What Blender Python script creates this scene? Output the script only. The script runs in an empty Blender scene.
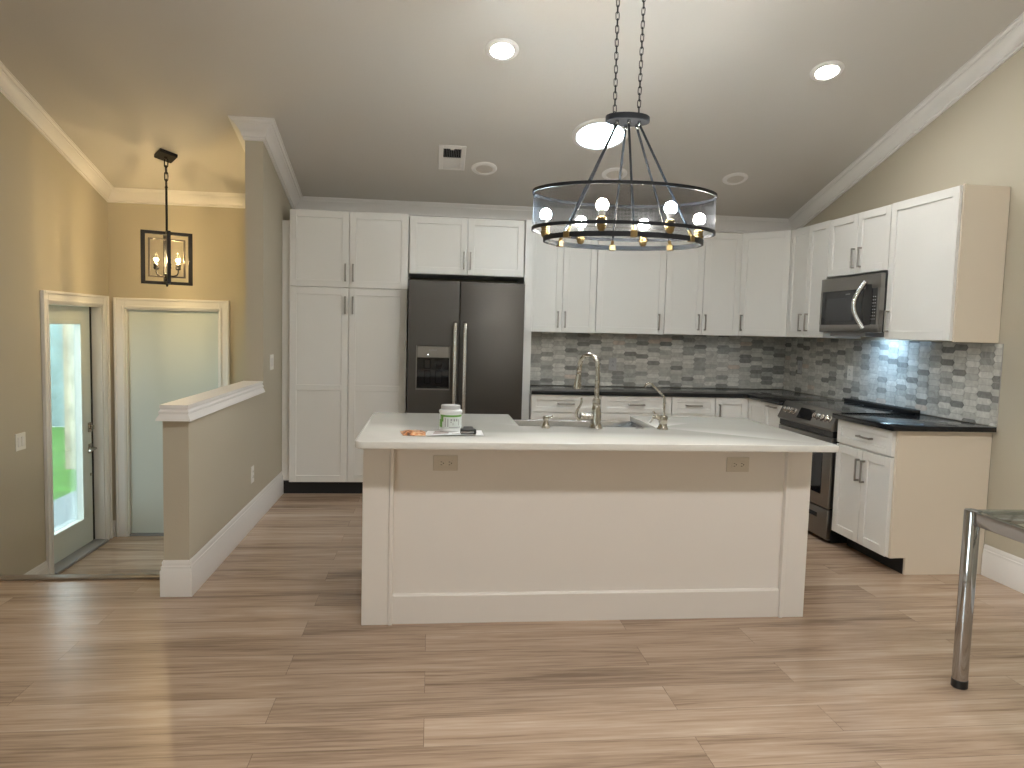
import bpy, bmesh, math, random
from mathutils import Vector, Matrix, Quaternion

random.seed(7)
R = math.radians
SC = bpy.context.scene
COL = SC.collection

# ------------------------------------------------------------------ camera, sky, daylight, exposure
F_PX, YAW, PITCH, ROLL, CAM_H = 720.29, R(6.499), R(4.3667), R(1.5419), 1.427
cd = bpy.data.cameras.new('camera')
cam = bpy.data.objects.new('camera', cd)
COL.objects.link(cam)
SC.camera = cam
cd.sensor_fit = 'HORIZONTAL'
cd.sensor_width = 36.0
cd.lens = F_PX / 1024 * 36.0
cd.clip_start = 0.05
fw = Vector((math.sin(YAW) * math.cos(PITCH), math.cos(YAW) * math.cos(PITCH), -math.sin(PITCH)))
rt = Vector((math.cos(YAW), -math.sin(YAW), 0))
up = rt.cross(fw)
rr = math.cos(ROLL) * rt + math.sin(ROLL) * up
uu = -math.sin(ROLL) * rt + math.cos(ROLL) * up
M = Matrix((rr, uu, -fw)).transposed().to_4x4()
M.translation = Vector((0, 0, CAM_H))
cam.matrix_world = M

world = bpy.data.worlds.new('sky')
SC.world = world
world.use_nodes = True
bg = world.node_tree.nodes['Background']
bg.inputs[0].default_value = (0.84, 0.95, 1.0, 1)
bg.inputs[1].default_value = 5.5

SC.view_settings.view_transform = 'Standard'
SC.view_settings.look = 'None'
SC.view_settings.gamma = 1.0
SC.view_settings.use_curve_mapping = False
SC.view_settings.exposure = 0.95
SC.cycles.use_denoising = True
SC.cycles.max_bounces = 10
SC.cycles.diffuse_bounces = 6
SC.cycles.glossy_bounces = 4
SC.cycles.transparent_max_bounces = 12
SC.cycles.caustics_reflective = False
SC.cycles.caustics_refractive = False
SC.cycles.sample_clamp_indirect = 4.0


def area_light(name, loc, rot, sx, sy, watts, color, portal=False, spread=math.pi):
    ld = bpy.data.lights.new(name, 'AREA')
    ld.shape = 'RECTANGLE'
    ld.size, ld.size_y = sx, sy
    ld.energy = watts
    ld.color = color
    ld.spread = spread
    if portal:
        ld.cycles.is_portal = True
    o = bpy.data.objects.new(name, ld)
    o.location = loc
    o.rotation_euler = rot
    COL.objects.link(o)
    return o


# the sky's light is sampled through an added window beside the camera and the glass of the entry door
area_light('daylight_added_window', (-2.90, -1.1, 1.3), (0, R(-90), 0), 2.1, 2.6, 1, (1, 1, 1), portal=True)
area_light('daylight_entry', (-2.90, 6.01, 0.56), (0, R(-90), 0), 1.64, 0.5, 1, (1, 1, 1), portal=True)

# lamp strengths used by the fixtures' own builders further down
DOWNLIGHT_E = 115.0
ADDED_DOWNLIGHT_E = 64.0
TUBE_E = 14.0
CHAND_E = 210.0
FOYER_E = 680.0
COOK_W = 1.5

# ------------------------------------------------------------------ materials
def new_mat(name):
    m = bpy.data.materials.new(name)
    m.use_nodes = True
    nt = m.node_tree
    return m, nt, nt.nodes['Principled BSDF']


def srgb(r, g, b):
    def c(v):
        v /= 255.0
        return v / 12.92 if v <= 0.04045 else ((v + 0.055) / 1.055) ** 2.4
    return (c(r), c(g), c(b), 1)


def mat(name, col, rough=0.5, metal=0.0, var=0.0, scale=6.0, bump=0.0, bscale=200.0, spec=None, coat=0.0):
    """principled with a light noise variation of the base colour and an optional fine bump"""
    m, nt, b = new_mat(name)
    b.inputs['Base Color'].default_value = col
    b.inputs['Roughness'].default_value = rough
    b.inputs['Metallic'].default_value = metal
    if spec is not None:
        b.inputs['Specular IOR Level'].default_value = spec
    if coat:
        b.inputs['Coat Weight'].default_value = coat
        b.inputs['Coat Roughness'].default_value = 0.05
    tc = nt.nodes.new('ShaderNodeTexCoord')
    if var:
        n = nt.nodes.new('ShaderNodeTexNoise')
        n.inputs['Scale'].default_value = scale
        n.inputs['Detail'].default_value = 4
        nt.links.new(tc.outputs['Object'], n.inputs['Vector'])
        mx = nt.nodes.new('ShaderNodeMix')
        mx.data_type = 'RGBA'
        a = [c * (1 - var) for c in col[:3]] + [1]
        z = [min(1, c * (1 + var)) for c in col[:3]] + [1]
        mx.inputs[6].default_value = a
        mx.inputs[7].default_value = z
        nt.links.new(n.outputs['Fac'], mx.inputs[0])
        nt.links.new(mx.outputs[2], b.inputs['Base Color'])
    if bump:
        n2 = nt.nodes.new('ShaderNodeTexNoise')
        n2.inputs['Scale'].default_value = bscale
        n2.inputs['Detail'].default_value = 3
        nt.links.new(tc.outputs['Object'], n2.inputs['Vector'])
        bp = nt.nodes.new('ShaderNodeBump')
        bp.inputs['Strength'].default_value = bump
        bp.inputs['Distance'].default_value = 0.01
        nt.links.new(n2.outputs['Fac'], bp.inputs['Height'])
        nt.links.new(bp.outputs['Normal'], b.inputs['Normal'])
    return m


def emit(name, col, strength):
    m, nt, b = new_mat(name)
    b.inputs['Base Color'].default_value = (0.8, 0.8, 0.8, 1)
    b.inputs['Emission Color'].default_value = col
    b.inputs['Emission Strength'].default_value = strength
    return m


def steel(name, col, rough, stretch):
    m, nt, b = new_mat(name)
    b.inputs['Base Color'].default_value = col
    b.inputs['Metallic'].default_value = 1.0
    tc = nt.nodes.new('ShaderNodeTexCoord')
    mp = nt.nodes.new('ShaderNodeMapping')
    mp.inputs['Scale'].default_value = stretch
    n = nt.nodes.new('ShaderNodeTexNoise')
    n.inputs['Scale'].default_value = 3.0
    n.inputs['Detail'].default_value = 5
    nt.links.new(tc.outputs['Object'], mp.inputs['Vector'])
    nt.links.new(mp.outputs['Vector'], n.inputs['Vector'])
    mr = nt.nodes.new('ShaderNodeMapRange')
    mr.inputs['To Min'].default_value = rough - 0.05
    mr.inputs['To Max'].default_value = rough + 0.07
    nt.links.new(n.outputs['Fac'], mr.inputs['Value'])
    nt.links.new(mr.outputs['Result'], b.inputs['Roughness'])
    bp = nt.nodes.new('ShaderNodeBump')
    bp.inputs['Strength'].default_value = 0.02
    bp.inputs['Distance'].default_value = 0.002
    nt.links.new(n.outputs['Fac'], bp.inputs['Height'])
    nt.links.new(bp.outputs['Normal'], b.inputs['Normal'])
    return m


def glass_pane(name, tint, gloss=0.06, edge=0.7):
    m, nt, b = new_mat(name)
    nt.nodes.remove(b)
    out = [n for n in nt.nodes if n.type == 'OUTPUT_MATERIAL'][0]
    t = nt.nodes.new('ShaderNodeBsdfTransparent')
    t.inputs[0].default_value = tint
    g = nt.nodes.new('ShaderNodeBsdfGlossy')
    g.inputs['Roughness'].default_value = 0.02
    lw = nt.nodes.new('ShaderNodeLayerWeight')
    lw.inputs['Blend'].default_value = 0.35
    mr = nt.nodes.new('ShaderNodeMapRange')
    mr.inputs['To Min'].default_value = gloss
    mr.inputs['To Max'].default_value = edge
    nt.links.new(lw.outputs['Fresnel'], mr.inputs['Value'])
    mx = nt.nodes.new('ShaderNodeMixShader')
    nt.links.new(mr.outputs['Result'], mx.inputs[0])
    nt.links.new(t.outputs[0], mx.inputs[1])
    nt.links.new(g.outputs[0], mx.inputs[2])
    nt.links.new(mx.outputs[0], out.inputs[0])
    return m


def floor_material():
    m, nt, b = new_mat('oak_planks')
    L = nt.links.new
    tc = nt.nodes.new('ShaderNodeTexCoord')
    br = nt.nodes.new('ShaderNodeTexBrick')
    br.offset = 0.37
    br.inputs['Color1'].default_value = (0, 0, 0, 1)
    br.inputs['Color2'].default_value = (1, 1, 1, 1)
    br.inputs['Mortar'].default_value = (0.5, 0.5, 0.5, 1)
    br.inputs['Scale'].default_value = 1.0
    br.inputs['Mortar Size'].default_value = 0.0012
    br.inputs['Brick Width'].default_value = 1.52
    br.inputs['Row Height'].default_value = 0.182
    L(tc.outputs['Object'], br.inputs['Vector'])
    sep = nt.nodes.new('ShaderNodeSeparateXYZ')
    L(tc.outputs['Object'], sep.inputs[0])
    # every plank shifts the grain by its own random value
    ad = nt.nodes.new('ShaderNodeMath'); ad.operation = 'MULTIPLY_ADD'
    ad.inputs[1].default_value = 37.0
    sepc = nt.nodes.new('ShaderNodeSeparateColor')
    L(br.outputs['Color'], sepc.inputs[0])
    L(sepc.outputs[0], ad.inputs[0])
    L(sep.outputs['X'], ad.inputs[2])

    def grain(sx, sy, detail, dist=0.0):
        mx = nt.nodes.new('ShaderNodeMath'); mx.operation = 'MULTIPLY'; mx.inputs[1].default_value = sx
        my = nt.nodes.new('ShaderNodeMath'); my.operation = 'MULTIPLY'; my.inputs[1].default_value = sy
        L(ad.outputs[0], mx.inputs[0]); L(sep.outputs['Y'], my.inputs[0])
        cb = nt.nodes.new('ShaderNodeCombineXYZ')
        L(mx.outputs[0], cb.inputs[0]); L(my.outputs[0], cb.inputs[1])
        n = nt.nodes.new('ShaderNodeTexNoise')
        n.inputs['Scale'].default_value = 1.0
        n.inputs['Detail'].default_value = detail
        n.inputs['Roughness'].default_value = 0.6
        n.inputs['Distortion'].default_value = dist
        L(cb.outputs[0], n.inputs['Vector'])
        return n
    n1 = grain(0.75, 8.0, 6, 0.7)
    n2 = grain(3.0, 70.0, 4, 0.3)
    ramp = nt.nodes.new('ShaderNodeValToRGB')
    e = ramp.color_ramp.elements
    e[0].position = 0.33; e[0].color = FLOOR_DARK
    e[1].position = 0.68; e[1].color = FLOOR_LIGHT
    mid = ramp.color_ramp.elements.new(0.5); mid.color = FLOOR_MID
    cmb = nt.nodes.new('ShaderNodeMath'); cmb.operation = 'MULTIPLY_ADD'
    cmb.inputs[1].default_value = 0.38
    cmb2 = nt.nodes.new('ShaderNodeMath'); cmb2.operation = 'MULTIPLY_ADD'
    cmb2.inputs[1].default_value = 0.06
    L(n2.outputs['Fac'], cmb.inputs[0])
    s1 = nt.nodes.new('ShaderNodeMath'); s1.operation = 'MULTIPLY'; s1.inputs[1].default_value = 0.62
    L(n1.outputs['Fac'], s1.inputs[0])
    L(s1.outputs[0], cmb.inputs[2])
    L(sepc.outputs[0], cmb2.inputs[0])
    L(cmb.outputs[0], cmb2.inputs[2])
    sub = nt.nodes.new('ShaderNodeMath'); sub.operation = 'SUBTRACT'; sub.inputs[1].default_value = 0.04
    L(cmb2.outputs[0], sub.inputs[0])
    L(sub.outputs[0], ramp.inputs[0])
    seam = nt.nodes.new('ShaderNodeMix'); seam.data_type = 'RGBA'
    seam.inputs[7].default_value = (0.10, 0.07, 0.05, 1)
    sm = nt.nodes.new('ShaderNodeMath'); sm.operation = 'MULTIPLY'; sm.inputs[1].default_value = 0.55
    L(br.outputs['Fac'], sm.inputs[0])
    L(sm.outputs[0], seam.inputs[0])
    L(ramp.outputs[0], seam.inputs[6])
    L(seam.outputs[2], b.inputs['Base Color'])
    b.inputs['Roughness'].default_value = 0.26
    bp = nt.nodes.new('ShaderNodeBump'); bp.inputs['Strength'].default_value = 0.12; bp.inputs['Distance'].default_value = 0.004
    L(n2.outputs['Fac'], bp.inputs['Height'])
    L(bp.outputs['Normal'], b.inputs['Normal'])
    return m


def tile_material():
    m, nt, b = new_mat('marble_picket_tile')
    L = nt.links.new
    at = nt.nodes.new('ShaderNodeAttribute'); at.attribute_name = 'tile_tone'
    tc = nt.nodes.new('ShaderNodeTexCoord')
    n = nt.nodes.new('ShaderNodeTexNoise')
    n.inputs['Scale'].default_value = 16; n.inputs['Detail'].default_value = 6; n.inputs['Distortion'].default_value = 1.6
    L(tc.outputs['Object'], n.inputs['Vector'])
    mr = nt.nodes.new('ShaderNodeMapRange')
    mr.inputs['From Min'].default_value = 0.3; mr.inputs['From Max'].default_value = 0.7
    mr.inputs['To Min'].default_value = 0.80; mr.inputs['To Max'].default_value = 1.12
    L(n.outputs['Fac'], mr.inputs['Value'])
    mx = nt.nodes.new('ShaderNodeVectorMath'); mx.operation = 'SCALE'
    L(at.outputs['Color'], mx.inputs[0]); L(mr.outputs['Result'], mx.inputs['Scale'])
    L(mx.outputs[0], b.inputs['Base Color'])
    b.inputs['Roughness'].default_value = 0.22
    return m


def mesh_shade_material():
    """woven metal mesh: real holes as a fine weave pattern in the cylinder's own UVs"""
    m, nt, b = new_mat('woven_wire_mesh')
    L = nt.links.new
    out = [n for n in nt.nodes if n.type == 'OUTPUT_MATERIAL'][0]
    b.inputs['Base Color'].default_value = (0.010, 0.011, 0.013, 1)
    b.inputs['Roughness'].default_value = 0.6
    b.inputs['Specular IOR Level'].default_value = 0.1
    uv = nt.nodes.new('ShaderNodeUVMap')
    sep = nt.nodes.new('ShaderNodeSeparateXYZ')
    L(uv.outputs[0], sep.inputs[0])

    def wire(sock, scale):
        a = nt.nodes.new('ShaderNodeMath'); a.operation = 'MULTIPLY'; a.inputs[1].default_value = scale
        L(sock, a.inputs[0])
        f = nt.nodes.new('ShaderNodeMath'); f.operation = 'FRACT'
        L(a.outputs[0], f.inputs[0])
        c = nt.nodes.new('ShaderNodeMath'); c.operation = 'LESS_THAN'; c.inputs[1].default_value = SHADE_WIRE
        L(f.outputs[0], c.inputs[0])
        return c.outputs[0]
    w1 = wire(sep.outputs['X'], 330)
    w2 = wire(sep.outputs['Y'], 330)
    mx = nt.nodes.new('ShaderNodeMath'); mx.operation = 'MAXIMUM'
    L(w1, mx.inputs[0]); L(w2, mx.inputs[1])
    t = nt.nodes.new('ShaderNodeBsdfTransparent')
    ms = nt.nodes.new('ShaderNodeMixShader')
    L(mx.outputs[0], ms.inputs[0]); L(t.outputs[0], ms.inputs[1]); L(b.outputs[0], ms.inputs[2])
    L(ms.outputs[0], out.inputs[0])
    return m


FLOOR_DARK = srgb(128, 106, 87)
FLOOR_MID = srgb(176, 151, 129)
FLOOR_LIGHT = srgb(203, 182, 161)
SHADE_WIRE = 0.24

MT = {}
MT['wall'] = mat('wall_paint', srgb(185, 177, 159), 0.75, var=0.02, scale=2.0, bump=0.06, bscale=90)
MT['ceiling'] = mat('ceiling_paint', srgb(200, 196, 190), 0.85, var=0.015, scale=1.5, bump=0.08, bscale=60)
MT['trim'] = mat('white_trim_paint', srgb(228, 225, 222), 0.35)
MT['cab'] = mat('white_cabinet_paint', srgb(227, 226, 222), 0.38, var=0.01)
MT['cream'] = mat('cream_cabinet_side', srgb(222, 210, 192), 0.45, var=0.012, scale=3)
MT['island'] = mat('white_island_paint', srgb(226, 220, 213), 0.42, var=0.01)
MT['kick'] = mat('black_toe_kick', (0.006, 0.006, 0.007, 1), 0.55)
MT['gap'] = mat('dark_gap', (0.008, 0.008, 0.008, 1), 0.8)
MT['nickel'] = steel('brushed_nickel', (0.40, 0.37, 0.32, 1), 0.26, (8, 8, 8))
MT['pull'] = steel('satin_nickel_pull', (0.38, 0.36, 0.33, 1), 0.32, (8, 8, 40))
MT['steel'] = steel('stainless_steel', (0.095, 0.088, 0.080, 1), 0.46, (60, 60, 1.2))
MT['steel_h'] = steel('stainless_steel_brushed_level', (0.27, 0.255, 0.24, 1), 0.32, (1.2, 1.2, 60))
MT['bright'] = steel('polished_handle_steel', (0.62, 0.60, 0.58, 1), 0.2, (6, 6, 6))
MT['chrome'] = mat('chrome', (0.44, 0.44, 0.45, 1), 0.09, 1.0)
MT['sinksteel'] = steel('sink_steel', (0.62, 0.63, 0.65, 1), 0.24, (40, 1.5, 40))
MT['blackmetal'] = mat('black_metal', (0.012, 0.011, 0.011, 1), 0.42, 0.4)
MT['bronze'] = mat('dark_bronze_bar', (0.10, 0.085, 0.07, 1), 0.4, 0.7)
MT['graphite'] = mat('graphite_metal', (0.012, 0.013, 0.016, 1), 0.5, 0.0, spec=0.25)
MT['brass'] = mat('aged_brass', (0.26, 0.18, 0.08, 1), 0.38, 1.0)
MT['blackplastic'] = mat('black_plastic', (0.01, 0.01, 0.011, 1), 0.35)
MT['blackglass'] = mat('black_glass', (0.008, 0.008, 0.010, 1), 0.06)
MT['granite'] = mat('black_granite', (0.012, 0.012, 0.014, 1), 0.11, var=0.5, scale=120, spec=0.38)
MT['quartz'] = mat('white_quartz', srgb(222, 220, 214), 0.10, var=0.035, scale=9)
MT['plate'] = mat('white_plastic_plate', srgb(232, 229, 222), 0.35)
MT['ivory'] = mat('greige_plastic_plate', srgb(206, 198, 184), 0.4)
MT['slot'] = mat('dark_slot', (0.02, 0.02, 0.02, 1), 0.6)
MT['grey'] = mat('grey_plastic', (0.30, 0.30, 0.31, 1), 0.45)
MT['lightgrey'] = mat('light_grey_print', (0.42, 0.42, 0.43, 1), 0.5)
MT['grout'] = mat('grey_grout', srgb(168, 165, 160), 0.8, var=0.05, scale=60)
MT['tile'] = tile_material()
MT['floor'] = floor_material()
MT['strip'] = mat('transition_strip', srgb(128, 116, 102), 0.35, var=0.12, scale=12)
MT['pane'] = glass_pane('clear_glass', (0.96, 0.99, 0.98, 1))
MT['tableglass'] = glass_pane('smoked_table_glass', (0.93, 0.96, 0.95, 1), 0.03, 0.35)
MT['mesh'] = mesh_shade_material()
MT['doorpaint'] = mat('satin_door_paint', srgb(204, 211, 206), 0.4)
MT['jar'] = mat('white_jar_plastic', srgb(226, 228, 228), 0.35)
MT['lid'] = mat('grey_jar_lid', srgb(176, 176, 178), 0.4)
MT['label'] = mat('jar_label_paper', srgb(205, 212, 208), 0.5, var=0.04, scale=40)
MT['green'] = mat('green_label_print', srgb(96, 150, 62), 0.5)
MT['paper'] = mat('white_paper', srgb(236, 236, 236), 0.6)
MT['print'] = mat('leaflet_print', srgb(176, 160, 158), 0.6, var=0.3, scale=40)
MT['stucco_cream'] = mat('cream_stucco', srgb(156, 148, 130), 0.9, var=0.8, scale=7, bump=0.5, bscale=14)
MT['stucco_grey'] = mat('grey_stucco', srgb(122, 146, 150), 0.9, var=0.7, scale=5, bump=0.5, bscale=12)
MT['lawn'] = mat('lawn_green', (0.040, 0.150, 0.012, 1), 0.9, var=0.95, scale=5)
MT['concrete'] = mat('concrete', srgb(102, 114, 118), 0.85, var=0.05, scale=5)
MT['lit_warm'] = emit('downlight_glow', (1.0, 0.96, 0.90, 1), DOWNLIGHT_E)
MT['lit_added'] = emit('added_downlight_glow', (1.0, 0.99, 0.98, 1), ADDED_DOWNLIGHT_E)
MT['tube'] = emit('daylight_tube_glow', (0.72, 0.90, 1.0, 1), TUBE_E)
MT['bulb_warm'] = emit('warm_bulb', (1.0, 0.93, 0.80, 1), CHAND_E)
MT['bulb_cool'] = emit('cool_bulb', (0.66, 0.86, 1.0, 1), CHAND_E)
MT['bulb_white'] = emit('white_bulb', (1.0, 0.96, 0.90, 1), CHAND_E)
MT['candle'] = emit('candle_bulb', (1.0, 0.70, 0.34, 1), FOYER_E)
MT['led'] = emit('small_led', (0.9, 0.95, 1.0, 1), 4)
MT['cooklamp'] = emit('cooktop_lamp', (0.55, 0.80, 1.0, 1), 10)

# ------------------------------------------------------------------ geometry helpers
WORLD = {}                      # world position of every object's own origin (nothing is rotated)


class MB:
    def __init__(self):
        self.bm = bmesh.new()

    # --- boxes
    def box(self, x0, x1, y0, y1, z0, z1, bev=0.0, seg=1):
        return self.fbox(Vector((0, 0, 0)), Vector((1, 0, 0)), Vector((0, 1, 0)), Vector((0, 0, 1)), x0, x1, y0, y1, z0, z1, bev, seg)

    def fbox(self, o, U, V, W, u0, u1, v0, v1, w0, w1, bev=0.0, seg=1):
        vs = [self.bm.verts.new(o + U * u + V * v + W * w) for u in (u0, u1) for v in (v0, v1) for w in (w0, w1)]
        fs = []
        for idx in ((0, 1, 3, 2), (4, 6, 7, 5), (0, 4, 5, 1), (2, 3, 7, 6), (0, 2, 6, 4), (1, 5, 7, 3)):
            fs.append(self.bm.faces.new([vs[i] for i in idx]))
        bmesh.ops.recalc_face_normals(self.bm, faces=fs)
        if bev:
            ed = list({e for f in fs for e in f.edges})
            bmesh.ops.bevel(self.bm, geom=ed, offset=bev, segments=seg, affect='EDGES', profile=0.5)
        return self

    # --- prism: polygon pts (Vector list) swept along vector d
    def prism(self, pts, d, bev=0.0):
        a = [self.bm.verts.new(p) for p in pts]
        b = [self.bm.verts.new(p + d) for p in pts]
        n = len(pts)
        fs = [self.bm.faces.new(a[::-1]), self.bm.faces.new(b)]
        for i in range(n):
            fs.append(self.bm.faces.new((a[i], a[(i + 1) % n], b[(i + 1) % n], b[i])))
        bmesh.ops.recalc_face_normals(self.bm, faces=fs)
        if bev:
            ed = [e for f in fs[:2] for e in f.edges]
            bmesh.ops.bevel(self.bm, geom=list(set(ed)), offset=bev, segments=2, affect='EDGES', profile=0.5)
        return self

    # --- tube along a path, radius number or list; profile circle
    def tube(self, path, r, seg=12, closed=False, cap=True, squash=None):
        path = [Vector(p) for p in path]
        n = len(path)
        rs = r if isinstance(r, (list, tuple)) else [r] * n
        tang = []
        for i in range(n):
            if closed:
                t = path[(i + 1) % n] - path[i - 1]
            else:
                t = path[min(i + 1, n - 1)] - path[max(i - 1, 0)]
            tang.append(t.normalized())
        ref = Vector((0, 0, 1)) if abs(tang[0].z) < 0.9 else Vector((1, 0, 0))
        nrm = (ref - tang[0] * ref.dot(tang[0])).normalized()
        rings = []
        for i in range(n):
            t = tang[i]
            nrm = (nrm - t * nrm.dot(t)).normalized()
            bi = t.cross(nrm)
            ring = []
            for k in range(seg):
                a = 2 * math.pi * k / seg
                ca, sa = math.cos(a), math.sin(a)
                if squash:
                    ca *= squash[0]; sa *= squash[1]
                ring.append(self.bm.verts.new(path[i] + (nrm * ca + bi * sa) * rs[i]))
            rings.append(ring)
        m = n if closed else n - 1
        for i in range(m):
            A, B = rings[i], rings[(i + 1) % n]
            for k in range(seg):
                self.bm.faces.new((A[k], A[(k + 1) % seg], B[(k + 1) % seg], B[k]))
        if cap and not closed:
            self.bm.faces.new(rings[0][::-1])
            self.bm.faces.new(rings[-1])
        return self

    # --- lathe: profile (r, h) about axis through o
    def lathe(self, o, prof, seg=32, axis=Vector((0, 0, 1)), sx=1.0, sy=1.0):
        o = Vector(o)
        axis = axis.normalized()
        q = Vector((0, 0, 1)).rotation_difference(axis)
        X, Y = q @ Vector((1, 0, 0)), q @ Vector((0, 1, 0))
        rings = []
        for r, h in prof:
            if r < 1e-6:
                rings.append([self.bm.verts.new(o + axis * h)])
            else:
                rings.append([self.bm.verts.new(o + axis * h + X * (math.cos(2 * math.pi * k / seg) * r * sx) + Y * (math.sin(2 * math.pi * k / seg) * r * sy)) for k in range(seg)])
        for A, B in zip(rings, rings[1:]):
            for k in range(seg):
                if len(A) == 1 and len(B) == 1:
                    continue
                if len(A) == 1:
                    self.bm.faces.new((A[0], B[(k + 1) % seg], B[k]))
                elif len(B) == 1:
                    self.bm.faces.new((A[k], A[(k + 1) % seg], B[0]))
                else:
                    self.bm.faces.new((A[k], A[(k + 1) % seg], B[(k + 1) % seg], B[k]))
        if len(rings[0]) > 1:
            self.bm.faces.new(rings[0][::-1])
        if len(rings[-1]) > 1:
            self.bm.faces.new(rings[-1])
        return self

    def sphere(self, o, r, sz=1.0, u=20, v=12):
        prof = [(math.sin(math.pi * i / v) * r, -math.cos(math.pi * i / v) * r * sz) for i in range(v + 1)]
        return self.lathe(o, prof, u)

    def build(self, name, m, parent=None, smooth=True, recalc=True, origin=None):
        if recalc:
            bmesh.ops.recalc_face_normals(self.bm, faces=self.bm.faces[:])
        base = WORLD[parent.name] if parent else Vector((0, 0, 0))
        if parent is None:
            xs = [v.co for v in self.bm.verts]
            lo = Vector((min(c[i] for c in xs) for i in range(3)))
            hi = Vector((max(c[i] for c in xs) for i in range(3)))
            org = Vector(((lo.x + hi.x) / 2, (lo.y + hi.y) / 2, lo.z)) if origin is None else Vector(origin)
        else:
            org = base
        for v in self.bm.verts:
            v.co -= org
        me = bpy.data.meshes.new(name)
        self.bm.to_mesh(me)
        self.bm.free()
        me.materials.append(MT[m] if isinstance(m, str) else m)
        if smooth:
            for p in me.polygons:
                p.use_smooth = True
            me.set_sharp_from_angle(angle=R(35))
        o = bpy.data.objects.new(name, me)
        COL.objects.link(o)
        if parent:
            o.parent = parent
        else:
            o.location = org
        WORLD[o.name] = org
        return o


def tag(o, label, cat, group=None, kind=None):
    o['label'] = label
    o['category'] = cat
    if group:
        o['group'] = group
    if kind:
        o['kind'] = kind
    return o


def thing(name, loc, label, cat, group=None, kind=None):
    o = bpy.data.objects.new(name, None)
    o.empty_display_size = 0.1
    o.location = loc
    COL.objects.link(o)
    WORLD[o.name] = Vector(loc)
    return tag(o, label, cat, group, kind)


def struct(o, label, cat):
    return tag(o, label, cat, None, 'structure')


V3 = lambda *a: Vector(a)
XP, YP, ZP = V3(1, 0, 0), V3(0, 1, 0), V3(0, 0, 1)

# main planes of the room
YW, XR, XL, XD0, XD1 = 6.61, 3.40, -2.77, -1.348, -1.222      # back wall, right wall, left wall, divider faces
RIDGE_Y, REAR_Y = 1.5, -3.0
FOYER_Z, STEP_Y = -0.5, 4.12
SL = 0.294


def zc(y):
    return 2.498 + SL * (YW - max(y, RIDGE_Y))


# ------------------------------------------------------------------ room shell
b = MB(); b.box(XL - 0.2, XR + 0.2, REAR_Y - 0.2, STEP_Y, -0.12, 0)
b.box(XD0, XR + 0.2, STEP_Y, YW + 0.2, -0.12, 0)
struct(b.build('floor', 'floor', smooth=False, origin=(0, 0, 0)), 'wide oak plank floor of the kitchen and living area', 'floor')
b = MB(); b.box(XL - 0.2, XD0, STEP_Y - 0.12, YW + 0.2, FOYER_Z - 0.1, FOYER_Z)
struct(b.build('floor_foyer', 'floor', smooth=False, origin=(0, 0, FOYER_Z - 0.1)), 'lower oak plank floor of the entry in front of the two doors', 'floor')
b = MB(); b.box(XL, XD0, STEP_Y - 0.1, STEP_Y - 0.002, FOYER_Z, -0.12)
struct(b.build('wall_step', 'trim', smooth=False), 'riser below the edge of the upper floor at the entry', 'wall')
b = MB(); b.box(XL + 0.015, XD0 - 0.02, STEP_Y - 0.055, STEP_Y + 0.012, 0.0, 0.012, 0.004, 2)
struct(b.build('trim_step', 'strip'), 'brown nosing strip along the floor edge above the entry', 'trim')

# ceiling: sloped slab and a flat part behind the camera
b = MB()
pts = [V3(XL - 0.2, YW + 0.2, 2.498 - SL * 0.2), V3(XL - 0.2, RIDGE_Y, zc(RIDGE_Y)), V3(XL - 0.2, REAR_Y - 0.2, zc(RIDGE_Y)),
       V3(XL - 0.2, REAR_Y - 0.2, zc(RIDGE_Y) + 0.15), V3(XL - 0.2, RIDGE_Y, zc(RIDGE_Y) + 0.15), V3(XL - 0.2, YW + 0.2, 2.498 - SL * 0.2 + 0.15)]
b.prism(pts, V3(XR - XL + 0.4, 0, 0))
struct(b.build('ceiling', 'ceiling', smooth=False), 'pale grey vaulted ceiling sloping down to the back wall', 'ceiling')


def side_profile(x, y0, y1, zb):
    ys = [y0] + ([RIDGE_Y] if y0 < RIDGE_Y < y1 else []) + [y1]
    return [V3(x, y0, zb), V3(x, y1, zb)] + [V3(x, y, zc(y)) for y in reversed(ys)]


b = MB()                                                     # left wall with the entry door opening
DY0, DY1, DZ = 5.585, 6.470, 1.530
WY0, WY1, WZ0, WZ1 = -2.4, 0.2, 0.25, 2.35
b.prism(side_profile(XL, REAR_Y, WY0, FOYER_Z), V3(-0.16, 0, 0))
b.prism(side_profile(XL, WY0, WY1, WZ1), V3(-0.16, 0, 0))
b.box(XL - 0.16, XL, WY0, WY1, FOYER_Z, WZ0)
b.prism(side_profile(XL, WY1, DY0, FOYER_Z), V3(-0.16, 0, 0))
b.prism(side_profile(XL, DY0, DY1, DZ), V3(-0.16, 0, 0))
b.prism(side_profile(XL, DY1, YW + 0.16, FOYER_Z), V3(-0.16, 0, 0))
struct(b.build('wall_left', 'wall', smooth=False), 'beige left wall beside the entry with the glass door', 'wall')
b = MB()
b.prism(side_profile(XR, REAR_Y, YW + 0.16, 0), V3(0.16, 0, 0))
struct(b.build('wall_right', 'wall', smooth=False), 'beige right wall behind the range and the end cabinets', 'wall')
b = MB()
BX0, BX1, BZ = -2.640, -1.856, 1.517                          # closed foyer door opening
b.box(XL, BX0, YW, YW + 0.16, FOYER_Z, 2.6); b.box(BX1, XD0 - 0.0, YW, YW + 0.16, FOYER_Z, 2.6)
b.box(BX0, BX1, YW, YW + 0.16, BZ, 2.6); b.box(BX0, BX1, YW + 0.09, YW + 0.16, FOYER_Z, BZ)
b.box(XD0, XR, YW, YW + 0.16, FOYER_Z, 2.6)
struct(b.build('wall_back', 'wall', smooth=False), 'beige back wall of the entry and the kitchen', 'wall')

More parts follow.
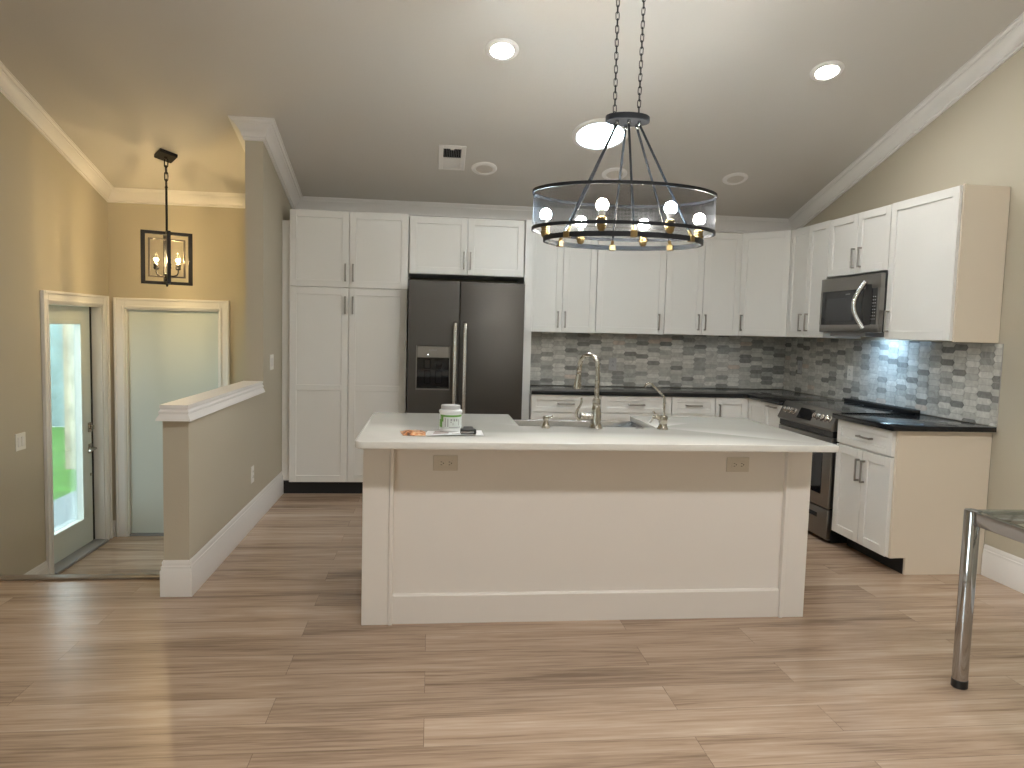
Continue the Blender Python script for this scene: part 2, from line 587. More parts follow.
# divider: half wall with a full height end
b = MB()
HWY, PILY = 3.81, 5.46
b.box(XD0, XD1, HWY, PILY, FOYER_Z, 0.93)
b.prism(side_profile(XD0, PILY, YW, FOYER_Z), V3(XD1 - XD0, 0, 0))
struct(b.build('wall_divider', 'wall', smooth=False), 'greige half wall rising to a full height wall stub beside the pantry', 'wall')

# cap of the half wall
b = MB()
prof = [(-0.002, 0.0), (0.022, 0.0), (0.018, 0.012), (0.006, 0.034), (0.010, 0.036), (0.010, 0.046), (0.003, 0.056), (0.003, 0.062), (0.006, 0.064), (0.006, 0.080)]
z0 = 0.918
cx = [XD0, XD1]
ring = []
for off, h in prof[1:]:
    ring.append([V3(XD0 - off, HWY + 1.62, z0 + h), V3(XD0 - off, HWY - 0.02 - off, z0 + h), V3(XD1 + off, HWY - 0.02 - off, z0 + h), V3(XD1 + off, HWY + 1.62, z0 + h)])
vr = [[b.bm.verts.new(p) for p in r] for r in ring]
for A, B in zip(vr, vr[1:]):
    for k in range(4):
        b.bm.faces.new((A[k], A[(k + 1) % 4], B[(k + 1) % 4], B[k]))
b.bm.faces.new(vr[0]); b.bm.faces.new(vr[-1])
struct(b.build('trim_ledge', 'trim', smooth=False), 'white moulded cap along the top of the half wall', 'trim')

# wall behind the camera, and an unseen window added in the left wall for daylight
b = MB(); b.box(XL, XR, REAR_Y - 0.16, REAR_Y, 0, 4.3)
struct(b.build('wall_rear', 'wall', smooth=False), 'beige wall behind the viewer', 'wall')
wf = MB()
for i in range(3):
    y = WY0 + (WY1 - WY0) * i / 2
    wf.box(XL - 0.1, XL - 0.02, y - 0.04, y + 0.04, WZ0, WZ1)
wf.box(XL - 0.1, XL - 0.02, WY0, WY1, WZ0, WZ0 + 0.07); wf.box(XL - 0.1, XL - 0.02, WY0, WY1, WZ1 - 0.07, WZ1)
w1 = struct(wf.build('added_window', 'trim', smooth=False), 'added wide white framed window, unseen in the left wall beside the viewer', 'window')
g = MB(); g.box(XL - 0.064, XL - 0.058, WY0, WY1, WZ0, WZ1); g.build('glass_pane', 'pane', w1, smooth=False)

# ---- crown moulding: one profile mitred round the room
CROWN = [(0.0, 1.0), (0.012, 1.0), (0.014, 0.95), (0.010, 0.88), (0.010, 0.84), (0.020, 0.82), (0.022, 0.70), (0.032, 0.52), (0.048, 0.34), (0.066, 0.24), (0.066, 0.18), (0.076, 0.17), (0.080, 0.12), (0.086, 0.06), (0.095, 0.055), (0.095, -0.02)]


def crown(path, names, heights):
    P = [Vector((x, y)) for x, y in path]
    nrm = []
    for a, c in zip(P, P[1:]):
        d = (c - a).normalized()
        nrm.append(Vector((d.y, -d.x)))
    rings = []
    for i, p in enumerate(P):
        if i == 0: m = nrm[0]
        elif i == len(P) - 1: m = nrm[-1]
        else:
            n1, n2 = nrm[i - 1], nrm[i]
            m = (n1 + n2) / (1 + n1.dot(n2))
        h = heights[i]
        r = []
        for out, fr in CROWN:
            q = p + m * out
            r.append(Vector((q.x, q.y, zc(q.y) - h * fr)))
        r.append(Vector((p.x, p.y, zc(p.y) + 0.002)))
        rings.append(r)
    made = []
    k = 0
    for names_, idx in names:
        b = MB()
        seg = [[b.bm.verts.new(v) for v in rings[i]] for i in idx]
        n = len(seg[0])
        for A, B in zip(seg, seg[1:]):
            for j in range(n):
                b.bm.faces.new((A[j], A[(j + 1) % n], B[(j + 1) % n], B[j]))
        b.bm.faces.new(seg[0]); b.bm.faces.new(seg[-1])
        o = b.build('trim_%d' % (k + 1), 'trim'); k += 1
        struct(o, names_, 'crown moulding')


crown([(XL, REAR_Y), (XL, RIDGE_Y), (XL, YW), (XD0, YW), (XD0, PILY), (XD1, PILY), (XD1, YW), (XR, YW), (XR, RIDGE_Y), (XR, REAR_Y)],
      [('white crown moulding sloping along the left entry wall', (0, 1, 2)),
       ('white crown moulding on the entry back wall above the closed door', (2, 3)),
       ('white crown moulding wrapped round the top of the wall stub', (3, 4, 5, 6)),
       ('white crown moulding above the kitchen wall cabinets', (6, 7)),
       ('white crown moulding sloping up along the right wall', (7, 8, 9))],
      [0.11, 0.11, 0.085, 0.085, 0.115, 0.115, 0.10, 0.115, 0.135, 0.135])

# ---- baseboards: profile (out, height) run along a polyline
BASE = [(0.0, 0.0), (0.016, 0.0), (0.016, 0.135), (0.012, 0.142), (0.012, 0.158), (0.008, 0.163), (0.008, 0.180), (0.003, 0.190), (0.0, 0.190)]


def baseboard(name, path, z, label, s=1.0):
    P = [Vector((x, y)) for x, y in path]
    nrm = []
    for a, c in zip(P, P[1:]):
        d = (c - a).normalized()
        nrm.append(Vector((d.y, -d.x)))
    b = MB()
    seg = []
    for i, p in enumerate(P):
        if i == 0: m = nrm[0]
        elif i == len(P) - 1: m = nrm[-1]
        else: m = (nrm[i - 1] + nrm[i]) / (1 + nrm[i - 1].dot(nrm[i]))
        seg.append([b.bm.verts.new((p.x + m.x * o, p.y + m.y * o, z + h * s)) for o, h in BASE])
    n = len(BASE)
    for A, B in zip(seg, seg[1:]):
        for j in range(n):
            b.bm.faces.new((A[j], A[(j + 1) % n], B[(j + 1) % n], B[j]))
    b.bm.faces.new(seg[0]); b.bm.faces.new(seg[-1])
    struct(b.build(name, 'trim'), label, 'baseboard')


baseboard('baseboard_half_wall', [(XD0, 4.13), (XD0, HWY), (XD1, HWY), (XD1, 6.13)], 0.0, 'tall white baseboard wrapped round the end of the half wall')
baseboard('baseboard_right', [(XR, 3.975), (XR, REAR_Y)], 0.0, 'tall white baseboard on the right wall behind the chrome table')
baseboard('baseboard_left', [(XL, STEP_Y), (XL, 5.500)], FOYER_Z, 'white baseboard on the left entry wall before the glass door', 0.76)
baseboard('baseboard_foyer', [(XL, 6.556), (XL, YW), (-2.742, YW)], FOYER_Z, 'short white baseboard in the entry corner between the two door casings', 0.76)
baseboard('baseboard_entry', [(-1.780, YW), (XD0, YW), (XD0, STEP_Y)], FOYER_Z, 'white baseboard behind the half wall in the entry', 0.76)
baseboard('baseboard_living', [(XL, REAR_Y), (XL, STEP_Y - 0.06)], 0.0, 'white baseboard on the left living room wall')

# ---- front door in the left wall (recessed glazed slab) and closed foyer door
def casing(mb, o, U, N, u0, u1, z0, z1, w=0.085):
    """three legs of moulded casing; o origin, U along the wall, N out of the wall"""
    for (a, c, d, e) in ((u0 - w, u0, z0, z1 + w), (u1, u1 + w, z0, z1 + w), (u0, u1, z1, z1 + w)):
        mb.fbox(o, U, ZP, N, a, c, d, e, 0, 0.014, 0.003)
    # outer back band and inner bead
    for (a, c, d, e) in ((u0 - w, u0 - w + 0.022, z0, z1 + w), (u1 + w - 0.022, u1 + w, z0, z1 + w), (u0 - w + 0.022, u1 + w - 0.022, z1 + w - 0.022, z1 + w)):
        mb.fbox(o, U, ZP, N, a, c, d, e, 0.014, 0.026, 0.004)
    for (a, c, d, e) in ((u0 - 0.024, u0 - 0.008, z0, z1 + 0.024), (u1 + 0.008, u1 + 0.024, z0, z1 + 0.024), (u0 - 0.008, u1 + 0.008, z1 + 0.008, z1 + 0.024)):
        mb.fbox(o, U, ZP, N, a, c, d, e, 0.014, 0.020, 0.003)


d1 = struct(thing('door_1', (XL, (DY0 + DY1) / 2, FOYER_Z), '', 'door'), 'white glazed entry door in the left wall with daylight behind it', 'door')
b = MB(); casing(b, V3(XL, 0, 0), YP, XP, DY0, DY1, FOYER_Z, DZ)
b.box(XL - 0.155, XL, DY0 - 0.001, DY0 + 0.012, FOYER_Z, DZ); b.box(XL - 0.155, XL, DY1 - 0.012, DY1 + 0.001, FOYER_Z, DZ)
b.box(XL - 0.155, XL, DY0, DY1, DZ - 0.012, DZ + 0.001)
b.build('casing', 'trim', d1)
b = MB(); b.box(XL - 0.16, XL + 0.03, DY0 + 0.012, DY1 - 0.012, FOYER_Z, FOYER_Z + 0.022, 0.004)
b.build('threshold', 'grey', d1)
b = MB()
SX = XL - 0.082                                               # room side face of the slab
sy0, sy1, gy0, gy1, gz0, gz1 = 5.600, 6.426, 5.770, 6.255, -0.250, 1.375
zb, zt = FOYER_Z + 0.024, DZ - 0.014
b.box(SX - 0.045, SX, sy0, gy0, zb, zt); b.box(SX - 0.045, SX, gy1, sy1, zb, zt)
b.box(SX - 0.045, SX, gy0, gy1, zb, gz0); b.box(SX - 0.045, SX, gy0, gy1, gz1, zt)
for (a, c, d, e) in ((gy0 - 0.03, gy0 + 0.004, gz0 - 0.03, gz1 + 0.03), (gy1 - 0.004, gy1 + 0.03, gz0 - 0.03, gz1 + 0.03)):
    b.box(SX, SX + 0.009, a, c, d, e, 0.003)
for (d, e) in ((gz0 - 0.03, gz0 + 0.004), (gz1 - 0.004, gz1 + 0.03)):
    b.box(SX, SX + 0.009, gy0 + 0.004, gy1 - 0.004, d, e, 0.003)
slab = b.build('slab', 'doorpaint', d1)
b = MB(); b.box(SX - 0.045, SX - 0.036, gy0, gy1, gz0, gz1); b.build('glass_pane', 'pane', slab, smooth=False)
b = MB(); b.box(SX - 0.03, SX + 0.001, sy1, DY1 - 0.012, zb, zt); b.build('weatherstrip', 'gap', d1, smooth=False)
b = MB(); b.box(SX, SX + 0.008, 6.365, 6.425, 0.285, 0.365, 0.003)
b.tube([(SX, 6.395, 0.325), (SX + 0.05, 6.395, 0.325)], 0.011)
b.tube([(SX + 0.045, 6.402, 0.325), (SX + 0.050, 6.36, 0.325), (SX + 0.050, 6.28, 0.325)], 0.010)
b.build('lever_handle', 'nickel', d1)
b = MB(); b.box(SX, SX + 0.010, 6.365, 6.425, 0.465, 0.545, 0.003); b.lathe((SX, 6.395, 0.505), [(0.02, 0), (0.02, 0.02), (0.012, 0.026)], 16, XP)
b.box(SX + 0.02, SX + 0.036, 6.388, 6.402, 0.488, 0.522, 0.003)
b.build('deadbolt', 'nickel', d1)
b = MB(); b.lathe((SX, 6.40, 0.10), [(0.013, 0), (0.013, 0.006), (0.008, 0.010)], 14, XP); b.build('stop', 'nickel', d1)

d2 = struct(thing('door_2', ((BX0 + BX1) / 2, YW, FOYER_Z), '', 'door'), 'plain white closed door on the entry back wall under the lantern', 'door')
b = MB(); casing(b, V3(0, YW, 0), XP, V3(0, -1, 0), BX0, BX1, FOYER_Z, BZ, 0.090)
b.box(BX0, BX0 + 0.010, YW, YW + 0.09, FOYER_Z, BZ); b.box(BX1 - 0.010, BX1, YW, YW + 0.09, FOYER_Z, BZ); b.box(BX0, BX1, YW, YW + 0.09, BZ - 0.010, BZ)
b.build('casing', 'trim', d2)
b = MB(); b.box(BX0 + 0.013, BX1 - 0.013, YW + 0.035, YW + 0.075, FOYER_Z + 0.02, BZ - 0.013, 0.002); b.build('slab', 'doorpaint', d2)
b = MB(); b.box(BX0 + 0.010, BX1 - 0.010, YW + 0.005, YW + 0.09, FOYER_Z, FOYER_Z + 0.018); b.build('threshold', 'grey', d2)

# ------------------------------------------------------------------ tiled backsplash
def clip_poly(poly, u0, u1, v0, v1):
    def clip(ps, f, inter):
        out = []
        for i in range(len(ps)):
            a, c = ps[i - 1], ps[i]
            fa, fc = f(a), f(c)
            if fc:
                if not fa: out.append(inter(a, c))
                out.append(c)
            elif fa:
                out.append(inter(a, c))
        return out

    def ix(k, val):
        def g(a, c):
            t = (val - a[k]) / (c[k] - a[k])
            return tuple(a[j] + t * (c[j] - a[j]) for j in (0, 1))
        return g
    for k, val, sgn in ((0, u0, 1), (0, u1, -1), (1, v0, 1), (1, v1, -1)):
        if not poly: return poly
        poly = clip(poly, (lambda p, k=k, val=val, sgn=sgn: sgn * (p[k] - val) >= -1e-9), ix(k, val))
    return poly


TONES = [(srgb(214, 212, 205), 34), (srgb(199, 197, 190), 28), (srgb(184, 183, 177), 14), (srgb(166, 165, 160), 12), (srgb(142, 141, 137), 13), (srgb(209, 196, 184), 4)]
TL = [t for t, w in TONES for _ in range(w)]


def backsplash(name, o, U, N, u0, u1, v0, v1, label, seed):
    rnd = random.Random(seed)
    base = MB(); base.fbox(o, U, ZP, N, u0, u1, v0, v1, 0, 0.005)
    wall = struct(base.build(name, 'grout', smooth=False), label, 'backsplash')
    b = MB()
    lay = b.bm.loops.layers.float_color.new('tile_tone')
    Lh, tip, Hh, gr = 0.064, 0.017, 0.0200, 0.0010
    px, py = 2 * Lh - tip + 0.002, 2 * Hh + 0.0008
    i = -1
    u = u0 - px
    while u < u1 + px:
        v = v0 - py + (py / 2 if i % 2 else 0)
        while v < v1 + py:
            hexa = [(-Lh + gr, 0), (-Lh + tip, -Hh + gr), (Lh - tip, -Hh + gr), (Lh - gr, 0), (Lh - tip, Hh - gr), (-Lh + tip, Hh - gr)]
            poly = clip_poly([(u + a, v + c) for a, c in hexa], u0 + 0.001, u1 - 0.001, v0 + 0.001, v1 - 0.001)
            col = rnd.choice(TL)
            if len(poly) >= 3:
                w = 0.0085 + rnd.uniform(-0.0004, 0.0004)
                top = [b.bm.verts.new(o + U * a + ZP * c + N * w) for a, c in poly]
                bot = [b.bm.verts.new(o + U * a + ZP * c + N * 0.004) for a, c in poly]
                n = len(poly)
                fs = [b.bm.faces.new(top)] + [b.bm.faces.new((bot[k], bot[(k + 1) % n], top[(k + 1) % n], top[k])) for k in range(n)]
                for f in fs:
                    for l in f.loops:
                        l[lay] = col
            v += py
        u += px
        i += 1
    b.build('tile', 'tile', wall, smooth=False)['kind'] = 'stuff'


backsplash('wall_backsplash', V3(0, YW, 0), XP, V3(0, -1, 0), 0.847, XR, 0.917, 1.417, 'grey and white elongated hexagon tile backsplash on the back wall', 3)
backsplash('wall_backsplash_right', V3(XR, 0, 0), YP, V3(-1, 0, 0), 3.955, YW - 0.009, 0.917, 1.417, 'grey and white elongated hexagon tile backsplash on the right wall behind the range', 5)

# ------------------------------------------------------------------ cabinets
def shaker(name, parent, o, U, N, u0, u1, z0, z1, t=0.020, st=0.056, mid=None, m='cab'):
    """a shaker front lying in the plane through o spanned by U and z; N points into the room"""
    b = MB()
    be = 0.0018
    b.fbox(o, U, ZP, N, u0, u0 + st, z0, z1, 0, t, be); b.fbox(o, U, ZP, N, u1 - st, u1, z0, z1, 0, t, be)
    rails = [(z0, z0 + st), (z1 - st, z1)]
    if mid: rails.append(mid)
    for a, c in rails:
        b.fbox(o, U, ZP, N, u0 + st - 0.001, u1 - st + 0.001, a, c, 0, t, be)
    b.fbox(o, U, ZP, N, u0 + 0.01, u1 - 0.01, z0 + 0.01, z1 - 0.01, 0.001, t - 0.009)
    return b.build(name, m, parent)


def pull(parent, o, U, N, u, z, t, length=0.145, vertical=True, m='pull'):
    """square bar pull on two posts, centred at (u, z); t is the thickness it stands on"""
    b = MB()
    h, r, so = length / 2, 0.006, 0.030
    if vertical:
        b.fbox(o, U, ZP, N, u - r, u + r, z - h, z + h, t + so - 0.010, t + so, 0.002)
        for s in (-1, 1):
            b.fbox(o, U, ZP, N, u - r, u + r, z + s * (h - r) - r, z + s * (h - r) + r, t - 0.001, t + so - 0.004, 0.001)
    else:
        b.fbox(o, U, ZP, N, u - h, u + h, z - r, z + r, t + so - 0.010, t + so, 0.002)
        for s in (-1, 1):
            b.fbox(o, U, ZP, N, u + s * (h - r) - r, u + s * (h - r) + r, z - r, z + r, t - 0.001, t + so - 0.004, 0.001)
    return b.build('handle', m, parent)


NB = V3(0, -1, 0)       # normal of the back run (towards the viewer)
NR = V3(-1, 0, 0)       # normal of the right run
T = 0.020

# pantry
o = V3(0, 6.10, 0)
pan = thing('pantry_cabinet', (-0.68, 6.10, 0), 'tall white four-door pantry cabinet left of the refrigerator', 'cabinet')
b = MB(); b.box(-1.156, -0.199, 6.10, YW - 0.003, 0.104, 2.346); b.build('body', 'cab', pan, smooth=False)
for (a, c, hu) in ((-1.154, -0.681, -0.706), (-0.677, -0.203, -0.645)):
    d = shaker('door', pan, o, XP, NB, a, c, 0.108, 1.723, mid=(0.876, 0.924)); pull(d, o, XP, NB, hu, 1.585, T)
    d = shaker('door', pan, o, XP, NB, a, c, 1.731, 2.346); pull(d, o, XP, NB, hu, 1.851, T)
b = MB(); b.box(-1.219, -0.205, 6.135, YW - 0.01, 0, 0.103); b.build('toe_kick', 'kick', pan, smooth=False)
b = MB(); b.box(-1.219, -1.157, 6.120, 6.14, 0.113, 2.262); b.build('filler_strip', 'cab', pan, smooth=False)

# cabinet above the refrigerator and the panel to its right
fc = thing('wall_cabinet', (0.29, 6.10, 1.866), 'short white two-door cabinet above the refrigerator', 'cabinet', 'white wall cabinets')
b = MB(); b.box(-0.192, 0.768, 6.10, YW - 0.003, 1.864, 2.335); b.build('body', 'cab', fc, smooth=False)
d = shaker('door', fc, o, XP, NB, -0.188, 0.287, 1.867, 2.333); pull(d, o, XP, NB, 0.262, 1.985, T)
d = shaker('door', fc, o, XP, NB, 0.291, 0.766, 1.867, 2.333); pull(d, o, XP, NB, 0.316, 1.985, T)
b = MB(); b.box(0.771, 0.843, 6.055, YW - 0.003, 0, 2.338, 0.002)
tag(b.build('end_panel', 'cab'), 'tall narrow white panel right of the refrigerator', 'cabinet panel')

# wall cabinets on the back wall
o = V3(0, 6.356, 0)


def wallcab(o, U, N, depth, u0, u1, z0, z1, doors, label, loc):
    c = thing('wall_cabinet', loc, label, 'cabinet', 'white wall cabinets')
    b = MB(); b.fbox(o, U, ZP, N, u0 + 0.001, u1 - 0.001, z0, z1, -depth, 0); b.build('body', 'cab', c, smooth=False)
    for (a, e, hu, hz) in doors:
        d = shaker('door', c, o, U, N, a, e, z0 + 0.003, z1 - 0.003)
        pull(d, o, U, N, hu, hz, T)
    return c


DP = YW - 0.003 - 6.356
wallcab(o, XP, NB, DP, 0.846, 1.455, 1.406, 2.346, [(0.848, 1.149, 1.115, 1.523), (1.153, 1.453, 1.179, 1.523)], 'white two-door wall cabinet right beside the refrigerator panel', (1.15, 6.356, 1.406))
wallcab(o, XP, NB, DP, 1.457, 2.088, 1.410, 2.346, [(1.459, 2.086, 2.037, 1.525)], 'wide white single-door wall cabinet on the back wall behind the chandelier', (1.77, 6.356, 1.410))
wallcab(o, XP, NB, DP, 2.090, 2.796, 1.416, 2.346, [(2.092, 2.440, 2.406, 1.533), (2.444, 2.794, 2.469, 1.533)], 'white two-door wall cabinet left of the angled corner cabinet', (2.44, 6.356, 1.416))

# diagonal corner cabinet
CA, CB = V3(2.800, 6.350, 0), V3(3.094, 6.004, 0)
U = (CB - CA).normalized(); N = V3(-U.y, U.x, 0)
if N.y > 0: N = -N
cc = thing('wall_cabinet', (3.0, 6.25, 1.42), 'white single-door wall cabinet set diagonally in the corner', 'cabinet', 'white wall cabinets')
b = MB(); b.prism([V3(2.799, YW - 0.003, 1.42), V3(2.799, 6.358, 1.42), V3(3.100, 6.004, 1.42), V3(XR - 0.003, 6.004, 1.42), V3(XR - 0.003, YW - 0.003, 1.42)], V3(0, 0, 0.926)); b.build('body', 'cab', cc, smooth=False)
W = (CB - CA).length
oo = CA + N * 0.004 + U * 0.006
d = shaker('door', cc, oo, U, N, 0.0, W - 0.012, 1.423, 2.343); pull(d, oo, U, N, 0.032, 1.540, T)

# wall cabinets on the right wall
o = V3(3.100, 0, 0)
DP = XR - 0.003 - 3.100
wallcab(o, YP, NR, DP, 5.397, 6.002, 1.422, 2.344, [(5.399, 5.702, 5.655, 1.545), (5.706, 6.000, 5.755, 1.545)], 'white two-door wall cabinet between the corner and the microwave', (3.25, 5.7, 1.422))
wallcab(o, YP, NR, DP, 4.637, 5.395, 1.895, 2.340, [(4.639, 5.014, 4.955, 2.012), (5.018, 5.393, 5.040, 2.012)], 'short white two-door wall cabinet directly above the microwave', (3.25, 5.02, 1.895))
ec = wallcab(o, YP, NR, DP, 4.000, 4.633, 1.424, 2.344, [(4.002, 4.630, 4.590, 1.548)], 'white single-door wall cabinet at the open end with a cream side', (3.25, 4.32, 1.424))
b = MB(); b.box(3.112, XR - 0.004, 3.990, 3.9995, 1.420, 2.346, 0.001); b.box(3.098, 3.112, 3.987, 4.0, 1.420, 2.350, 0.001); b.build('side_panel', 'cream', ec)

# ---- base cabinets, back run
o = V3(0, 6.005, 0)


def basecab(o, U, N, depth, u0, u1, fronts, label, loc, kick=0.075, top=0.884):
    c = thing('base_cabinet', loc, label, 'cabinet', 'white base cabinets')
    b = MB(); b.fbox(o, U, ZP, N, u0 + 0.001, u1 - 0.001, 0.104, top, -depth, 0); b.build('body', 'cab', c, smooth=False)
    b = MB(); b.fbox(o, U, ZP, N, u0 + 0.001, u1 - 0.001, 0, 0.104, -depth + 0.01, -kick); b.build('toe_kick', 'kick', c, smooth=False)
    for f in fronts:
        d = shaker(f[0], c, o, U, N, f[1], f[2], f[3], f[4], st=0.045 if f[0] == 'drawer' else 0.056)
        if f[5] is not None:
            pull(d, o, U, N, f[5], f[6], T, vertical=f[7])
    return c


DB = YW - 0.003 - 6.005
for (a, e, lab) in ((0.846, 1.446, 'white base cabinet with a wide drawer beside the refrigerator panel'), (1.448, 2.071, 'white base cabinet with a wide drawer behind the tall faucet'), (2.073, 2.465, 'narrower white base cabinet with a drawer left of the corner cabinet')):
    c = (a + e) / 2
    fr = [('drawer', a + 0.003, e - 0.003, 0.735, 0.880, c, 0.808, False)]
    if e - a > 0.5:
        fr += [('drawer', a + 0.003, e - 0.003, 0.422, 0.730, c, 0.576, False), ('drawer', a + 0.003, e - 0.003, 0.108, 0.417, c, 0.262, False)]
    else:
        fr += [('door', a + 0.003, e - 0.003, 0.108, 0.730, a + 0.04, 0.55, True)]
    basecab(o, XP, NB, DB, a, e, fr, lab, (c, 6.005, 0))
# corner cabinet with a folding pair of doors
cb = thing('base_cabinet', (3.0, 6.2, 0), 'white corner base cabinet with a folding door', 'cabinet', 'white base cabinets')
b = MB(); b.prism([V3(2.467, YW - 0.003, 0.104), V3(2.467, 6.006, 0.104), V3(2.780, 6.006, 0.104), V3(2.780, 5.672, 0.104), V3(XR - 0.003, 5.672, 0.104), V3(XR - 0.003, YW - 0.003, 0.104)], V3(0, 0, 0.780)); b.build('body', 'cab', cb, smooth=False)
b = MB(); b.prism([V3(2.467, YW - 0.01, 0), V3(2.467, 6.08, 0), V3(2.855, 6.08, 0), V3(2.855, 5.672, 0), V3(XR - 0.01, 5.672, 0), V3(XR - 0.01, YW - 0.01, 0)], V3(0, 0, 0.104)); b.build('toe_kick', 'kick', cb, smooth=False)
d = shaker('door', cb, o, XP, NB, 2.469, 2.758, 0.108, 0.880); pull(d, o, XP, NB, 2.500, 0.752, T)
o = V3(2.780, 0, 0)
shaker('door', cb, o, YP, NR, 5.675, 5.984, 0.108, 0.880)
DR = XR - 0.003 - 2.780
basecab(o, YP, NR, DR, 5.385, 5.670, [('door', 5.388, 5.667, 0.108, 0.880, 5.53, 0.855, False)], 'narrow white pull-out base cabinet between corner and range', (3.0, 5.53, 0))
eb = basecab(o, YP, NR, DR, 4.001, 4.590, [('drawer', 4.003, 4.587, 0.722, 0.876, 4.262, 0.800, False), ('door', 4.003, 4.284, 0.108, 0.712, 4.258, 0.580, True), ('door', 4.287, 4.587, 0.108, 0.712, 4.318, 0.580, True)],
             'white base cabinet at the open end with a drawer over two doors', (3.0, 4.3, 0), kick=0.10)
b = MB()
b.prism([V3(2.812, 3.985, 0.104), V3(2.885, 3.985, 0.104), V3(2.885, 3.985, 0), V3(XR - 0.004, 3.985, 0), V3(XR - 0.004, 3.985, 0.884), V3(2.812, 3.985, 0.884)], V3(0, 0.0155, 0))
b.box(2.782, 2.812, 3.981, 4.0005, 0.104, 0.884, 0.001)
b.build('side_panel', 'cream', eb)

# countertops
b = MB()
b.prism([V3(0.846, YW - 0.010, 0.885), V3(0.846, 5.968, 0.885), V3(2.715, 5.968, 0.885), V3(2.735, 5.948, 0.885), V3(2.735, 5.383, 0.885), V3(XR - 0.010, 5.383, 0.885), V3(XR - 0.010, YW - 0.010, 0.885)], V3(0, 0, 0.031), 0.003)
tag(b.build('countertop', 'granite'), 'black granite countertop running along the back wall into the corner', 'countertop')
b = MB(); b.box(2.722, XR - 0.010, 3.945, 4.598, 0.885, 0.916, 0.003, 2)
tag(b.build('countertop', 'granite'), 'short black granite countertop between the range and the open end', 'countertop')

# ------------------------------------------------------------------ refrigerator
FY = 5.86
fr = thing('refrigerator', (0.285, 6.2, 0), 'stainless steel side-by-side refrigerator with an ice dispenser', 'refrigerator')
b = MB(); b.box(-0.182, 0.752, FY + 0.075, YW - 0.02, 0.02, 1.780, 0.004); b.build('case', 'blackplastic', fr)
b = MB(); b.box(-0.170, 0.740, FY + 0.02, FY + 0.12, 0.0, 0.085); b.build('base_grille', 'blackplastic', fr)
FT = 1.797
fz0 = 0.09
# left door with the dispenser recess
dx0, dx1, dz0, dz1, dzm = -0.111, 0.151, 0.929, 1.274, 1.178
fl = MB()
fl.box(-0.184, dx0, FY, FY + 0.07, fz0, FT); fl.box(dx1, 0.222, FY, FY + 0.07, fz0, FT)
fl.box(dx0, dx1, FY, FY + 0.07, fz0, dz0); fl.box(dx0, dx1, FY, FY + 0.07, dz1, FT); fl.box(dx0, dx1, FY + 0.066, FY + 0.07, dz0, dz1)
fdl = fl.build('door', 'steel', fr)
b = MB(); b.box(0.230, 0.754, FY, FY + 0.07, fz0, FT, 0.006, 2); fdr = b.build('door', 'steel', fr)


def bow(mb, x, z0, z1, y, out, r):
    pts = [V3(x, y, z0)]
    n = 18
    for i in range(n + 1):
        t = i / n
        pts.append(V3(x, y - out * (0.72 + 0.28 * math.sin(math.pi * t)), z0 + 0.01 + (z1 - z0 - 0.02) * t))
    pts.append(V3(x, y, z1))
    mb.tube(pts, r, 12, squash=(1.0, 1.25))


b = MB(); bow(b, 0.192, 0.52, 1.466, FY, 0.06, 0.014); b.build('handle', 'bright', fdl)
b = MB(); bow(b, 0.272, 0.52, 1.466, FY, 0.06, 0.014); b.build('handle', 'bright', fdr)
dsp = MB(); dsp.box(dx0 + 0.004, dx1 - 0.004, FY - 0.004, FY + 0.03, dzm, dz1 - 0.004, 0.003)
dsp.box(dx0 - 0.004, dx1 + 0.004, FY - 0.003, FY + 0.004, dz0 - 0.012, dz0)
dsp.box(dx0 - 0.006, dx0, FY - 0.003, FY + 0.004, dz0 - 0.012, dz1); dsp.box(dx1, dx1 + 0.006, FY - 0.003, FY + 0.004, dz0 - 0.012, dz1)
dp = dsp.build('dispenser', 'steel_h', fdl)
# the dark well, its nozzles and paddles
b = MB()
b.box(dx0, dx1, FY + 0.058, FY + 0.066, dz0, dzm); b.box(dx0, dx0 + 0.006, FY + 0.006, FY + 0.06, dz0, dzm); b.box(dx1 - 0.006, dx1, FY + 0.006, FY + 0.06, dz0, dzm)
b.box(dx0, dx1, FY + 0.004, FY + 0.06, dz0, dz0 + 0.008)
b.box(-0.055, 0.0, FY + 0.02, FY + 0.058, 1.085, 1.165, 0.006); b.prism([V3(0.035, FY + 0.02, 1.16), V3(0.10, FY + 0.02, 1.16), V3(0.085, FY + 0.02, 1.09), V3(0.05, FY + 0.02, 1.09)], V3(0, 0.035, 0), 0.003)
b.box(-0.05, 0.0, FY + 0.036, FY + 0.044, 0.965, 1.07, 0.004); b.box(0.04, 0.095, FY + 0.036, FY + 0.044, 0.965, 1.07, 0.004)
b.build('dispenser_well', 'blackglass', fdl)
b = MB(); b.lathe((-0.020, FY - 0.004, 1.203), [(0.004, 0), (0.004, 0.002)], 10, NB); b.build('indicator_light', 'led', fdl)
b = MB()
for i in range(7): b.box(-0.012 + i * 0.009, -0.006 + i * 0.009, FY - 0.0055, FY - 0.004, 1.236, 1.242 + (0.003 if i % 3 == 0 else 0))
b.build('lettering', 'grey', fdl, smooth=False)

